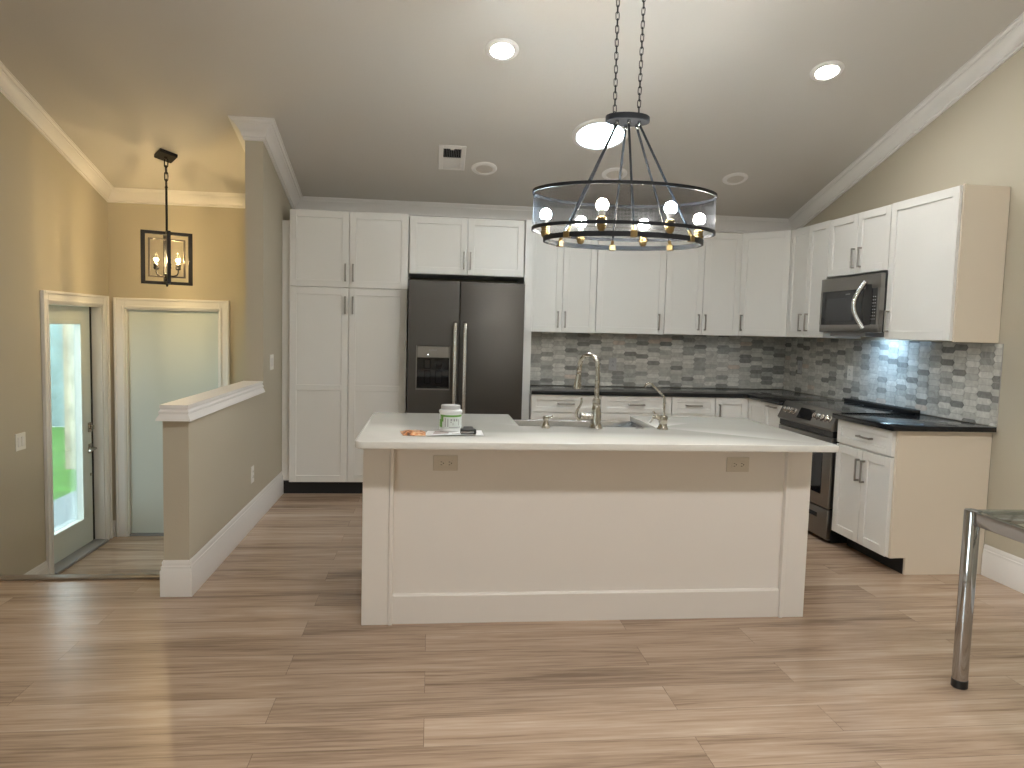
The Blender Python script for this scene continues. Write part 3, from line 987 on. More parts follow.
# ------------------------------------------------------------------ microwave over the range
MX, my0, my1, mz0, mz1 = 3.030, 4.625, 5.378, 1.470, 1.876
mw = thing('microwave', (3.2, 5.0, mz0), 'stainless and black over-the-range microwave under the wall cabinet', 'microwave')
b = MB(); b.box(MX + 0.035, XR - 0.012, my0 + 0.002, my1 - 0.002, mz0, mz1 + 0.006, 0.003); b.build('case', 'blackplastic', mw)
b = MB(); b.box(3.08, 3.28, my0 + 0.22, my1 - 0.08, mz0 - 0.03, mz0); b.build('vent_filter', 'grey', mw, smooth=False)
b = MB(); b.box(3.30, 3.35, 4.92, 5.06, mz0 - 0.004, mz0 + 0.002); b.build('cooktop_light', 'cooklamp', mw, smooth=False)
b = MB()
b.box(MX, MX + 0.034, my0, my1, 1.776, mz1, 0.004, 2); b.box(MX, MX + 0.034, my0, my1, mz0, 1.525, 0.004, 2)
b.box(MX, MX + 0.034, my0, my0 + 0.028, 1.524, 1.777); b.box(MX, MX + 0.034, my1 - 0.022, my1, 1.524, 1.777)
fm = b.build('door', 'steel_h', mw)
b = MB(); b.box(MX + 0.003, MX + 0.034, my0 + 0.195, my1 - 0.022, 1.524, 1.777); win = b.build('window', 'blackglass', fm, smooth=False)
b = MB(); b.box(MX + 0.0015, MX + 0.004, my0 + 0.30, my1 - 0.09, 1.556, 1.722, 0.001); b.build('screen', MT['grey'] if False else mat('tinted_window', (0.028, 0.029, 0.033, 1), 0.2), fm)
b = MB(); b.box(MX + 0.003, MX + 0.034, my0 + 0.028, my0 + 0.193, 1.524, 1.777); cp = b.build('control_panel', 'blackglass', mw, smooth=False)
b = MB()
for i in range(3):
    for j in range(8):
        y = my0 + 0.048 + i * 0.022; z = 1.560 + j * 0.022
        b.box(MX + 0.002, MX + 0.0032, y, y + 0.011, z, z + 0.006)
b.build('key', 'grey', cp, smooth=False)
b = MB()
for i in range(6): b.box(MX + 0.002, MX + 0.0032, my0 + 0.36 + i * 0.010, my0 + 0.367 + i * 0.010, 1.744, 1.751)
b.build('lettering', 'grey', fm, smooth=False)
b = MB()
pts = []
for i in range(19):
    t = i / 18
    pts.append(V3(MX - 0.004 - 0.055 * math.sin(math.pi * t), my0 + 0.165 + 0.040 * math.sin(math.pi * t), 1.500 + 0.325 * t))
b.tube(pts, 0.013, 12, squash=(1.3, 0.8)); b.build('handle', 'bright', fm)
b = MB()
b.prism([V3(MX - 0.001, p.y - 0.012, p.z) for p in pts[1:-1]] + [V3(MX - 0.001, my0 + 0.10 - 0.012 * math.sin(math.pi * i / 16), 1.50 + 0.325 * (1 - i / 16) * 0.86 + 0.023) for i in range(17)][::1], V3(0.004, 0, 0))
b.build('handle_recess', 'blackplastic', fm, smooth=False)
sp = bpy.data.lights.new('cooktop_lamp', 'SPOT'); sp.energy = COOK_W * 4; sp.color = (0.42, 0.70, 1.0); sp.spot_size = R(130); sp.spot_blend = 1.0; sp.shadow_soft_size = 0.03
so = bpy.data.objects.new('cooktop_lamp', sp); so.location = (3.10, 4.97, mz0 - 0.045); so.rotation_euler = V3(0.5, 0, -0.42).to_track_quat('-Z', 'Y').to_euler(); COL.objects.link(so)

# ------------------------------------------------------------------ range
ry0, ry1 = 4.612, 5.374
rg = thing('range', (3.05, 4.99, 0), 'stainless slide-in electric range with front knobs and black glass top', 'range')
b = MB(); b.box(2.775, XR - 0.02, ry0, ry1, 0.015, 0.905); b.box(2.80, 3.3, ry0 + 0.03, ry1 - 0.03, 0.0, 0.02); b.build('body', 'blackplastic', rg, smooth=False)
b = MB(); b.box(2.800, XR - 0.055, 4.600, 5.382, 0.9162, 0.9195, 0.001); b.box(2.79, XR - 0.06, ry0 + 0.004, ry1 - 0.004, 0.900, 0.917); b.build('cooktop', 'blackglass', rg)
b = MB()
b.prism([V3(2.800, ry0, 0.926), V3(2.782, ry0, 0.922), V3(2.722, ry0, 0.800), V3(2.735, ry0, 0.785), V3(2.800, ry0, 0.785)], V3(0, ry1 - ry0, 0), 0.003)
ctl = b.build('control_panel', 'steel_h', rg)
SLN = V3(-0.122, 0, 0.060).normalized()                      # outward normal of the slanted panel
SLU = V3(0.060, 0, 0.122).normalized()                       # up along the panel
pc = V3(2.752, 0, 0.861)
for y in (5.275, 5.215, 5.155, 4.835, 4.780, 4.725, 4.670):
    b = MB(); b.lathe(pc + YP * y + SLN * 0.0, [(0.024, 0), (0.024, 0.006), (0.019, 0.010), (0.018, 0.030), (0.015, 0.033)], 20, SLN)
    b.fbox(pc + YP * y, YP, SLU, SLN, -0.004, 0.004, -0.018, 0.018, 0.030, 0.036, 0.001)
    b.build('knob', 'bright', rg)
b = MB(); b.fbox(pc, YP, SLU, SLN, 4.895, 5.095, -0.042, 0.042, -0.002, 0.003); b.build('display', 'blackglass', rg, smooth=False)
b = MB(); b.box(2.745, 2.776, ry0 + 0.003, ry1 - 0.003, 0.742, 0.784)
for i in range(5): b.box(2.742, 2.746, 4.72 + i * 0.12, 4.79 + i * 0.12, 0.758, 0.766)
b.build('vent', 'blackplastic', rg, smooth=False)
b = MB(); b.box(2.738, 2.775, ry0 + 0.003, ry1 - 0.003, 0.245, 0.738, 0.004, 2); od = b.build('oven_door', 'steel_h', rg)
b = MB(); b.box(2.7355, 2.740, ry0 + 0.10, ry1 - 0.10, 0.33, 0.62, 0.002); b.build('oven_window', 'blackglass', od)
b = MB()
b.tube([V3(2.738, ry0 + 0.06, 0.700), V3(2.695, ry0 + 0.065, 0.700)], 0.010); b.tube([V3(2.738, ry1 - 0.06, 0.700), V3(2.695, ry1 - 0.065, 0.700)], 0.010)
b.tube([V3(2.692 - 0.012 * math.sin(math.pi * i / 10), ry0 + 0.03 + (ry1 - ry0 - 0.06) * i / 10, 0.700) for i in range(11)], 0.014)
b.build('handle', 'bright', od)
b = MB(); b.box(2.738, 2.775, ry0 + 0.003, ry1 - 0.003, 0.030, 0.236, 0.004, 2); rd = b.build('drawer', 'steel_h', rg)
b = MB(); b.box(2.7365, 2.7395, ry0 + 0.13, ry1 - 0.13, 0.160, 0.190); b.build('finger_slot', 'gap', rd, smooth=False)
b = MB(); b.box(XR - 0.095, XR - 0.030, 4.600, 5.430, 0.9162, 0.944, 0.006, 2)
for i in range(16): b.box(XR - 0.084, XR - 0.042, 4.63 + i * 0.049, 4.66 + i * 0.049, 0.943, 0.946)
b.build('rear_vent', 'blackplastic', rg)
for (x, y, r) in ((2.98, 4.80, 0.10), (2.98, 5.18, 0.08), (3.20, 4.80, 0.08), (3.20, 5.18, 0.10)):
    b = MB(); b.lathe((x, y, 0.9193), [(r, 0), (r, 0.0006), (r - 0.003, 0.0006), (r - 0.003, 0)], 40); b.build('burner_ring', 'grey', rg, smooth=False)

# ------------------------------------------------------------------ island
ix0, ix1, iy0, iy1 = -0.306, 1.914, 3.388, 4.225
isl = thing('kitchen_island', (0.8, 3.8, 0), 'white kitchen island with panelled front and square corner posts', 'island')
b = MB()
b.box(-0.17, 1.79, iy0 + 0.024, 3.70, 0.0, 0.884); b.box(-0.17, 0.44, 3.70, iy1 - 0.03, 0.0, 0.884); b.box(1.25, 1.79, 3.70, iy1 - 0.03, 0.0, 0.884); b.box(0.44, 1.25, 3.70, iy1 - 0.03, 0.0, 0.62)
b.build('body', 'island', isl, smooth=False)
for (a, c, s0, s1) in ((ix0, -0.181, -0.181, -0.161), (1.802, ix1, 1.782, 1.802)):
    b = MB(); b.box(a, c, iy0, iy1, 0.0, 0.884, 0.002); b.build('end_post', 'island', isl)
    b = MB(); b.box(s0, s1, iy0 - 0.006, iy0 + 0.03, 0.0, 0.884, 0.002); b.build('corner_strip', 'island', isl)
b = MB(); b.prism([V3(-0.161, iy0 + 0.008, 0), V3(-0.161, iy0 + 0.008, 0.136), V3(-0.161, iy0 + 0.014, 0.144), V3(-0.161, iy0 + 0.026, 0.146), V3(-0.161, iy0 + 0.026, 0)], V3(1.943, 0, 0)); b.build('base_rail', 'island', isl)

# slab with the sink notch at the kitchen side
def rounded(pts, radii, n=6):
    out = []
    m = len(pts)
    for i, p in enumerate(pts):
        r = radii[i]
        if not r:
            out.append(p); continue
        a = (pts[i - 1] - p).normalized(); c = (pts[(i + 1) % m] - p).normalized()
        for k in range(n + 1):
            t = k / n * math.pi / 2
            out.append(p + (a + c) * r - a * (r * math.sin(t)) - c * (r * math.cos(t)))
    return out


sx0, sx1, sy0_, sy1_ = -0.327, 1.940, 3.178, 4.268
SK0, SK1, SKY = 0.472, 1.218, 3.752
zs = 0.886
pts = [V3(sx0, sy0_, zs), V3(sx1, sy0_, zs), V3(sx1, sy1_, zs), V3(SK1, sy1_, zs), V3(SK1, SKY, zs), V3(SK0, SKY, zs), V3(SK0, sy1_, zs), V3(sx0, sy1_, zs)]
b = MB(); b.prism(rounded(pts, [0.05, 0.03, 0.05, 0, 0.012, 0.012, 0, 0.03]), V3(0, 0, 0.031), 0.003)
tag(b.build('countertop', 'quartz'), 'white quartz countertop with a sink cut-out on the kitchen island', 'countertop')

# apron sink
sk = thing('sink', (0.845, 4.02, 0.64), 'stainless steel apron sink set into the back edge of the island', 'sink')
b = MB()
k0, k1, q0, q1, zt_ = 0.452, 1.238, 3.735, 4.285, 0.8845
w = 0.012
b.box(k0, k0 + w, q0, q1, 0.64, zt_); b.box(k1 - w, k1, q0, q1, 0.64, zt_); b.box(k0 + w, k1 - w, q0, q0 + w, 0.64, zt_)
b.box(k0 + w, k1 - w, q1 - 0.030, q1, 0.64, zt_, 0.004, 2); b.box(k0 + w, k1 - w, q0 + w, q1 - 0.03, 0.64, 0.652)
b.build('basin', 'sinksteel', sk)
b = MB(); b.lathe((0.845, 4.0, 0.652), [(0.045, 0), (0.045, 0.004), (0.03, 0.005), (0.03, 0.002), (0, 0.002)], 24); b.build('drain', 'chrome', sk)

# ---- faucet
CT = 0.917
fx, fy = 0.872, 3.700
fa = thing('faucet', (fx, fy, CT), 'tall brushed nickel pull-down kitchen faucet with a side lever', 'faucet')
b = MB()
b.lathe((fx, fy, CT), [(0.033, 0), (0.034, 0.006), (0.029, 0.012), (0.0275, 0.03), (0.0265, 0.07), (0.026, 0.09), (0.022, 0.112), (0.019, 0.120), (0.0205, 0.124), (0.0205, 0.150), (0.0185, 0.154), (0.0165, 0.158)], 28)
b.build('base', 'nickel', fa)
hd = V3(-0.083, 0.060, 0)                                    # reach of the spout: to the left and over the sink
b = MB()
pts = [V3(fx, fy, CT + 0.15), V3(fx, fy, CT + 0.22), V3(fx, fy, CT + 0.29)]
for i in range(1, 13):
    a = math.pi * i / 12
    pts.append(V3(fx, fy, CT + 0.323) + hd * (0.5 - 0.5 * math.cos(a)) + ZP * (0.062 * math.sin(a)))
pts.append(V3(fx, fy, CT + 0.306) + hd * 1.02)
b.tube(pts, 0.0125, 14); b.build('spout', 'nickel', fa)
b = MB()
e = V3(fx, fy, CT + 0.306) + hd * 1.02
ax = (hd.normalized() * 0.10 - ZP).normalized()
b.lathe(e - ax * 0.004, [(0.013, 0), (0.0145, 0.004), (0.0145, 0.012), (0.0125, 0.016), (0.014, 0.035), (0.019, 0.075), (0.0215, 0.100), (0.0205, 0.108), (0.014, 0.109)], 22, ax); b.build('spray_head', 'nickel', fa)
b = MB()
b.tube([V3(fx - 0.018, fy, CT + 0.060), V3(fx - 0.066, fy, CT + 0.062)], [0.020, 0.0185], 18)
b.lathe((fx - 0.062, fy, CT + 0.062), [(0.021, 0), (0.022, 0.006), (0.022, 0.018), (0.017, 0.024)], 18, V3(-1, 0, 0))
b.tube([V3(fx - 0.078, fy, CT + 0.045), V3(fx - 0.092, fy, CT + 0.045), V3(fx - 0.104, fy, CT + 0.058), V3(fx - 0.106, fy, CT + 0.078), V3(fx - 0.098, fy, CT + 0.100), V3(fx - 0.086, fy, CT + 0.120), V3(fx - 0.080, fy, CT + 0.142), V3(fx - 0.082, fy, CT + 0.160)], [0.008, 0.009, 0.0085, 0.008, 0.007, 0.0065, 0.006, 0.005], 12)
b.build('lever', 'nickel', fa)

sd = thing('soap_dispenser', (0.604, 3.690, CT), 'short brushed nickel soap dispenser left of the tall faucet', 'soap dispenser')
b = MB(); b.lathe((0.604, 3.690, CT), [(0.024, 0), (0.024, 0.005), (0.020, 0.010), (0.018, 0.022), (0.013, 0.032), (0.0125, 0.040), (0.015, 0.044)], 22); b.build('base', 'nickel', sd)
b = MB(); b.lathe((0.604, 3.690, CT + 0.044), [(0.015, 0), (0.018, 0.006), (0.016, 0.016), (0.008, 0.020)], 20)
b.tube([V3(0.600, 3.690, CT + 0.054), V3(0.628, 3.700, CT + 0.056), V3(0.642, 3.704, CT + 0.060)], [0.007, 0.006, 0.005], 10); b.build('pump_head', 'nickel', sd)

ft = thing('filter_faucet', (1.234, 3.690, CT), 'small brushed nickel filtered-water faucet with a thin bent spout', 'faucet')
b = MB(); b.lathe((1.234, 3.690, CT), [(0.029, 0), (0.029, 0.005), (0.024, 0.014), (0.021, 0.026), (0.021, 0.034), (0.024, 0.040), (0.024, 0.064), (0.020, 0.072), (0.010, 0.076)], 24)
b.tube([V3(1.226, 3.690, CT + 0.050), V3(1.196, 3.690, CT + 0.070)], [0.016, 0.013], 14); b.build('base', 'nickel', ft)
b = MB(); b.tube([V3(1.236, 3.690, CT + 0.07), V3(1.236, 3.690, CT + 0.150), V3(1.235, 3.690, CT + 0.166), V3(1.226, 3.690, CT + 0.180), V3(1.166, 3.692, CT + 0.238), V3(1.156, 3.693, CT + 0.243), V3(1.144, 3.694, CT + 0.243), V3(1.134, 3.695, CT + 0.237), V3(1.130, 3.695, CT + 0.222)], 0.0062, 12); b.build('spout', 'nickel', ft)
b = MB(); b.lathe((1.196, 3.690, CT + 0.064), [(0.014, 0), (0.016, 0.005), (0.012, 0.018)], 14, V3(-0.8, 0, 0.6))
b.tube([V3(1.190, 3.688, CT + 0.078), V3(1.176, 3.684, CT + 0.062), V3(1.168, 3.682, CT + 0.046), V3(1.157, 3.680, CT + 0.038)], [0.007, 0.006, 0.006, 0.005], 10)
b.tube([V3(1.190, 3.69, CT + 0.074), V3(1.178, 3.69, CT + 0.096)], [0.006, 0.005], 10); b.build('lever', 'nickel', ft)
b = MB(); b.lathe((1.112, 3.705, CT), [(0.022, 0), (0.022, 0.004), (0.019, 0.007), (0.012, 0.008), (0.011, 0.007), (0, 0.007)], 24)
tag(b.build('disposal_button', 'chrome'), 'round low metal button on the island between faucet and small faucet', 'button')

# ---- jar, leaflet, packet and key fob on the island
jr = thing('jar', (0.103, 3.535, CT), 'white plastic supplement jar with green and grey label on the island', 'jar')
jc = (0.103, 3.535, CT + 0.0015)
b = MB(); b.lathe(jc, [(0.050, 0), (0.054, 0.004), (0.054, 0.012), (0.0530, 0.014), (0.0530, 0.088), (0.056, 0.092), (0.0575, 0.097), (0.0555, 0.104), (0.047, 0.108), (0.047, 0.110)], 40); b.build('body', 'jar', jr)
b = MB(); b.lathe(jc, [(0.046, 0.109), (0.0475, 0.111), (0.0475, 0.125), (0.046, 0.128), (0.0, 0.128)], 40); b.build('lid', 'lid', jr)


def wrap(mb, c, r, a0, a1, z0, z1, n=24, th=0.0006):
    """curved patch on the jar; angles in degrees, -90 faces the viewer"""
    lo, hi, li, hi2 = [], [], [], []
    for i in range(n + 1):
        a = R(a0 + (a1 - a0) * i / n)
        d = V3(math.cos(a), math.sin(a), 0)
        lo.append(mb.bm.verts.new(Vector(c) + d * (r + th) + ZP * z0)); hi.append(mb.bm.verts.new(Vector(c) + d * (r + th) + ZP * z1))
    for i in range(n):
        mb.bm.faces.new((lo[i], lo[i + 1], hi[i + 1], hi[i]))


b = MB(); wrap(b, jc, 0.0530, -200, 20, 0.016, 0.086); lb = b.build('label', 'label', jr, recalc=False)
b = MB(); wrap(b, jc, 0.0534, -155, 18, 0.074, 0.083); wrap(b, jc, 0.0534, -170, -140, 0.022, 0.060); wrap(b, jc, 0.0534, -150, -132, 0.05, 0.078); b.build('green_print', 'green', lb, recalc=False)
b = MB()
for (a, z, wd, h) in ((-122, 0.026, 5, 0.042), (-108, 0.026, 5, 0.040), (-92, 0.046, 6, 0.006), (-92, 0.056, 9, 0.009), (-76, 0.053, 8, 0.012), (-62, 0.053, 8, 0.012), (-80, 0.034, 3, 0.012), (-100, 0.022, 50, 0.003), (-60, 0.022, 30, 0.003), (-48, 0.032, 4, 0.03)):
    wrap(b, jc, 0.0534, a, a + wd, z, z + h, 4)
b.build('grey_print', 'grey', lb, recalc=False)

b = MB()
nx, ny = 14, 8
gv = []
for i in range(nx + 1):
    row = []
    for j in range(ny + 1):
        u, v = i / nx, j / ny
        x = -0.028 + 0.285 * u + 0.02 * v * (1 - u); y = 3.352 + 0.17 * v + 0.02 * u
        z = 0.0012 + 0.004 * math.sin(3.1 * u) * (1 - v) ** 2 + 0.002 * u
        row.append((x, y, CT + z))
    gv.append(row)
for dz in (0, 0.001):
    vv = [[b.bm.verts.new((x, y, z + dz)) for x, y, z in row] for row in gv]
    for i in range(nx):
        for j in range(ny):
            b.bm.faces.new((vv[i][j], vv[i + 1][j], vv[i + 1][j + 1], vv[i][j + 1]))
lf = b.build('leaflet', 'paper', recalc=False)
tag(lf, 'white printed leaflet lying on the island under the jar', 'leaflet')
b = MB()
for (u0, u1, v0, v1) in ((0.14, 0.40, 0.34, 0.62), (0.14, 0.52, 0.70, 0.92), (0.46, 0.60, 0.2, 0.3)):
    q = [(u0, v0), (u1, v0), (u1, v1), (u0, v1)]
    b.bm.faces.new([b.bm.verts.new((-0.028 + 0.285 * u + 0.02 * v * (1 - u), 3.352 + 0.17 * v + 0.02 * u, CT + 0.0012 + 0.004 * math.sin(3.1 * u) * (1 - v) ** 2 + 0.002 * u + 0.0016)) for u, v in q])
b.build('printed_block', 'print', lf, smooth=False)

# crumpled packet
pk_m, nt, pb = new_mat('packet_print')
tc = nt.nodes.new('ShaderNodeTexCoord'); vn = nt.nodes.new('ShaderNodeTexNoise'); vn.inputs['Scale'].default_value = 38; vn.inputs['Detail'].default_value = 3
rp = nt.nodes.new('ShaderNodeValToRGB')
rp.color_ramp.elements[0].position = 0.36; rp.color_ramp.elements[0].color = srgb(92, 52, 30)
rp.color_ramp.elements[1].position = 0.62; rp.color_ramp.elements[1].color = srgb(232, 196, 160)
mm = rp.color_ramp.elements.new(0.5); mm.color = srgb(214, 140, 84)
nt.links.new(tc.outputs['Object'], vn.inputs['Vector']); nt.links.new(vn.outputs['Fac'], rp.inputs[0]); nt.links.new(rp.outputs[0], pb.inputs['Base Color']); pb.inputs['Roughness'].default_value = 0.35
b = MB()
n = 12
rnd = random.Random(4)
top, bot = [], []
for i in range(n + 1):
    rt_, rb_ = [], []
    for j in range(7):
        u, v = i / n, j / 6
        x = -0.142 + 0.125 * u + 0.022 * (1 - v) * (1 - u); y = 3.368 + 0.13 * v - 0.02 * u
        edge = min(u, 1 - u, v, 1 - v)
        z = CT + 0.003 + min(edge * 5, 1) * (0.010 + rnd.uniform(-0.004, 0.005))
        rt_.append(b.bm.verts.new((x, y, z))); rb_.append(b.bm.verts.new((x, y, CT + 0.0012)))
    top.append(rt_); bot.append(rb_)
for i in range(n):
    for j in range(6):
        b.bm.faces.new((top[i][j], top[i + 1][j], top[i + 1][j + 1], top[i][j + 1]))
        b.bm.faces.new((bot[i][j], bot[i][j + 1], bot[i + 1][j + 1], bot[i + 1][j]))
for i in range(n):
    b.bm.faces.new((top[i][0], bot[i][0], bot[i + 1][0], top[i + 1][0])); b.bm.faces.new((top[i][6], top[i + 1][6], bot[i + 1][6], bot[i][6]))
for j in range(6):
    b.bm.faces.new((top[0][j], top[0][j + 1], bot[0][j + 1], bot[0][j])); b.bm.faces.new((top[n][j], bot[n][j], bot[n][j + 1], top[n][j + 1]))
tag(b.build('packet', pk_m), 'small crumpled orange and brown packet on the island left of the jar', 'packet')

kf = thing('key_fob', (0.190, 3.405, CT + 0.006), 'black car key fob with silver side lying beside the jar', 'key fob')
b = MB(); b.box(0.146, 0.222, 3.384, 3.432, CT + 0.0055, CT + 0.033, 0.008, 3); b.prism([V3(0.156, 3.390, CT + 0.032), V3(0.210, 3.390, CT + 0.032), V3(0.204, 3.426, CT + 0.040), V3(0.164, 3.426, CT + 0.040)], V3(0, 0, -0.006)); b.build('body', 'blackplastic', kf)
b = MB(); b.box(0.150, 0.210, 3.381, 3.386, CT + 0.012, CT + 0.022, 0.002); b.build('silver_band', 'chrome', kf)

# ------------------------------------------------------------------ outlets and switches
def outlet(o, U, W, N, label, m='plate', pw=0.117, ph=0.073, horiz=True):
    """duplex outlet; U runs along the long side"""
    c = thing('outlet', o, label, 'outlet', 'wall outlets')
    b = MB(); b.fbox(o, U, W, N, -pw / 2, pw / 2, -ph / 2, ph / 2, 0, 0.006, 0.002); pl = b.build('plate', m, c)
    b = MB(); b.fbox(o, U, W, N, -0.034, 0.034, -0.0165, 0.0165, 0.004, 0.008, 0.0015); fc_ = b.build('receptacle', m, c)
    for s in (-1, 1):                                         # two slots and a round hole per receptacle
        b = MB(); b.fbox(o, U, W, N, s * 0.019 - 0.004, s * 0.019 + 0.004, -0.0085, -0.0060, 0.0075, 0.0086); b.build('slot', 'slot', fc_, smooth=False)
        b = MB(); b.fbox(o, U, W, N, s * 0.019 - 0.004, s * 0.019 + 0.004, 0.0050, 0.0075, 0.0075, 0.0086); b.build('slot', 'slot', fc_, smooth=False)
        b = MB(); b.lathe(Vector(o) + U * (s * 0.019 + 0.0095) + N * 0.0075, [(0.0028, 0), (0.0028, 0.0011)], 10, N); b.build('ground_hole', 'slot', fc_, smooth=False)
    return c


outlet(V3(0.079, iy0 + 0.024, 0.781), XP, ZP, NB, 'greige outlet on the island front below the jar', 'ivory')
outlet(V3(1.534, iy0 + 0.024, 0.782), XP, ZP, NB, 'greige outlet near the right end of the island front', 'ivory')
outlet(V3(1.695, YW - 0.0095, 1.125), ZP, XP, NB, 'outlet in the tiled back wall behind the tall faucet', 'lightgrey')
outlet(V3(XR - 0.0095, 6.305, 1.148), ZP, YP, NR, 'outlet in the tiled right wall near the corner', 'lightgrey')
outlet(V3(XR - 0.0095, 5.500, 1.145), ZP, YP, NR, 'outlet in the tiled right wall left of the microwave light', 'plate')
outlet(V3(XD1, 5.125, 0.368), ZP, YP, XP, 'white outlet low on the half wall', 'plate')


def switch(o, U, N, label):
    c = thing('light_switch', o, label, 'light switch', 'wall switches')
    b = MB(); b.fbox(o, U, ZP, N, -0.060, 0.060, -0.059, 0.059, 0, 0.006, 0.002); b.build('plate', 'plate', c)
    for s in (-1, 1):
        b = MB(); b.fbox(o, U, ZP, N, s * 0.023 - 0.0165, s * 0.023 + 0.0165, -0.033, 0.033, 0.005, 0.010, 0.002); b.build('rocker', 'trim', c)


switch(V3(XL, 5.205, 0.572), YP, XP, 'white double light switch on the left entry wall')
switch(V3(XD1, 5.730, 1.122), YP, XP, 'white double light switch on the wall stub beside the pantry')

# ------------------------------------------------------------------ ceiling fixtures
CN = V3(0, -SL, -1).normalized()                              # down out of the sloped ceiling
CV = V3(0, 1, -SL).normalized()


def on_ceiling(x, y):
    return V3(x, y, zc(y))


def downlight(x, y, label, lit, r=0.103):
    o = on_ceiling(x, y)
    n = CN if y > RIDGE_Y else V3(0, 0, -1)
    c = thing('downlight', o, label, 'ceiling light', 'round recessed ceiling lights')
    b = MB(); b.lathe(o, [(r, -0.002), (r, 0.004), (r - 0.010, 0.012), (r - 0.024, 0.016), (r - 0.033, 0.013), (r - 0.035, 0.006)], 40, n); b.build('trim_ring', 'trim', c)
    b = MB(); b.lathe(o, [(r - 0.034, 0.001), (r - 0.034, 0.0075), (0, 0.0085)], 40, n); b.build('lens', lit, c)


MT['off_lens'] = mat('unlit_lens', srgb(206, 200, 192), 0.4)
downlight(0.397, 4.500, 'lit round ceiling light left of the chandelier chains', 'lit_warm')
downlight(2.478, 4.485, 'lit round ceiling light nearest the right crown moulding', 'lit_warm')
downlight(0.400, 5.895, 'unlit round ceiling light beside the square air vent', 'off_lens')
downlight(1.466, 5.875, 'unlit round ceiling light seen behind the chandelier rods', 'off_lens')
downlight(2.484, 5.850, 'unlit round ceiling light between chandelier and right wall', 'off_lens')
for x in (0.2, 1.4, 2.6):  # unseen lights added to brighten the island front, wide for a soft slab shadow
    downlight(x, 0.25, 'added large lit round ceiling light, unseen overhead near the viewer', 'lit_added', 0.22)

o = on_ceiling(1.212, 5.330)
c = thing('tubular_skylight', o, 'large bright round daylight tube in the ceiling behind the chandelier', 'skylight')
b = MB(); b.lathe(o, [(0.212, 0.0005), (0.212, 0.006), (0.200, 0.016), (0.178, 0.018), (0.172, 0.008)], 56, CN); b.build('trim_ring', 'trim', c)
b = MB(); b.lathe(o, [(0.173, 0.001), (0.173, 0.010), (0.12, 0.020), (0, 0.026)], 56, CN); b.build('diffuser', 'tube', c)

# supply vent
o = on_ceiling(0.137, 5.758)
v = thing('air_vent', o, 'square white ceiling air vent with a dark grille', 'air vent')
b = MB()
S = 0.182
for (a, c_, d, e) in ((-0.104, -0.068, -S, S), (0.068, 0.104, -S, S), (-0.068, 0.068, -S, -0.140), (-0.068, 0.068, 0.150, S)):
    b.fbox(o, XP, CV, CN, a, c_, d, e, 0, 0.010, 0.003)
b.build('frame', 'trim', v)
b = MB(); b.fbox(o, XP, CV, CN, -0.068, 0.068, -0.004, 0.150, 0, 0.006, 0.001); b.build('damper_plate', 'trim', v)
b = MB(); b.fbox(o, XP, CV, CN, -0.068, 0.068, -0.140, -0.004, 0.0005, 0.002); b.build('opening', 'gap', v, smooth=False)
b = MB()
for i in range(10):
    x = -0.062 + i * 0.0137
    b.fbox(o + XP * x, (XP + CN * 0.5).normalized(), CV, CN, 0, 0.0022, -0.140, -0.004, 0.002, 0.010)
b.build('louver', 'grey', v, smooth=False)
b = MB(); b.fbox(o, XP, CV, CN, -0.016, 0.014, -0.150, -0.134, 0.008, 0.016, 0.002); b.build('tab', 'trim', v)

# ------------------------------------------------------------------ chains
def chain(mb, p0, p1, link=0.030, r=0.0022, wd=0.0075, phase=0.0):
    p0, p1 = Vector(p0), Vector(p1)
    d = p1 - p0
    L_ = d.length
    d.normalize()
    ref = V3(1, 0, 0) if abs(d.x) < 0.9 else V3(0, 1, 0)
    A = (ref - d * ref.dot(d)).normalized(); B = d.cross(A)
    n = max(1, round(L_ / (link * 0.80)))
    step = L_ / n
    for i in range(n):
        c = p0 + d * (step * (i + 0.5))
        a = phase + (math.pi / 2 if i % 2 else 0)
        S = A * math.cos(a) + B * math.sin(a)
        h = step / 2 + 2 * r
        pts = []
        for k in range(12):
            t = 2 * math.pi * k / 12
            ct, st = math.cos(t), math.sin(t)
            pts.append(c + S * (wd * ct) + d * ((h - wd) * (1 if st > 0 else -1 if st < 0 else 0) + wd * st))
        mb.tube(pts, r, 6, closed=True)


# ------------------------------------------------------------------ chandelier over the island
CX, CY = 0.968, 3.65
RX, RY = 0.470, 0.325
ch = thing('chandelier', (CX, CY, 1.88), 'oval black chandelier with a see-through mesh drum and six bulbs over the island', 'chandelier')


def oval(rx, ry, z, n=96):
    return [V3(CX + rx * math.cos(2 * math.pi * i / n), CY + ry * math.sin(2 * math.pi * i / n), z) for i in range(n)]


def oval_band(mb, rx, ry, z0, z1, t, n=96):
    """flat band of thickness t, height z0..z1"""
    rings = []
    for (o_, z) in ((0, z0), (0, z1), (-t, z1), (-t, z0)):
        rings.append([mb.bm.verts.new(V3(CX + (rx + o_) * math.cos(2 * math.pi * i / n), CY + (ry + o_) * math.sin(2 * math.pi * i / n), z)) for i in range(n)])
    for k in range(4):
        A, B = rings[k], rings[(k + 1) % 4]
        for i in range(n):
            mb.bm.faces.new((A[i], A[(i + 1) % n], B[(i + 1) % n], B[i]))


ZT, ZB, ZR = 2.122, 1.938, 1.889
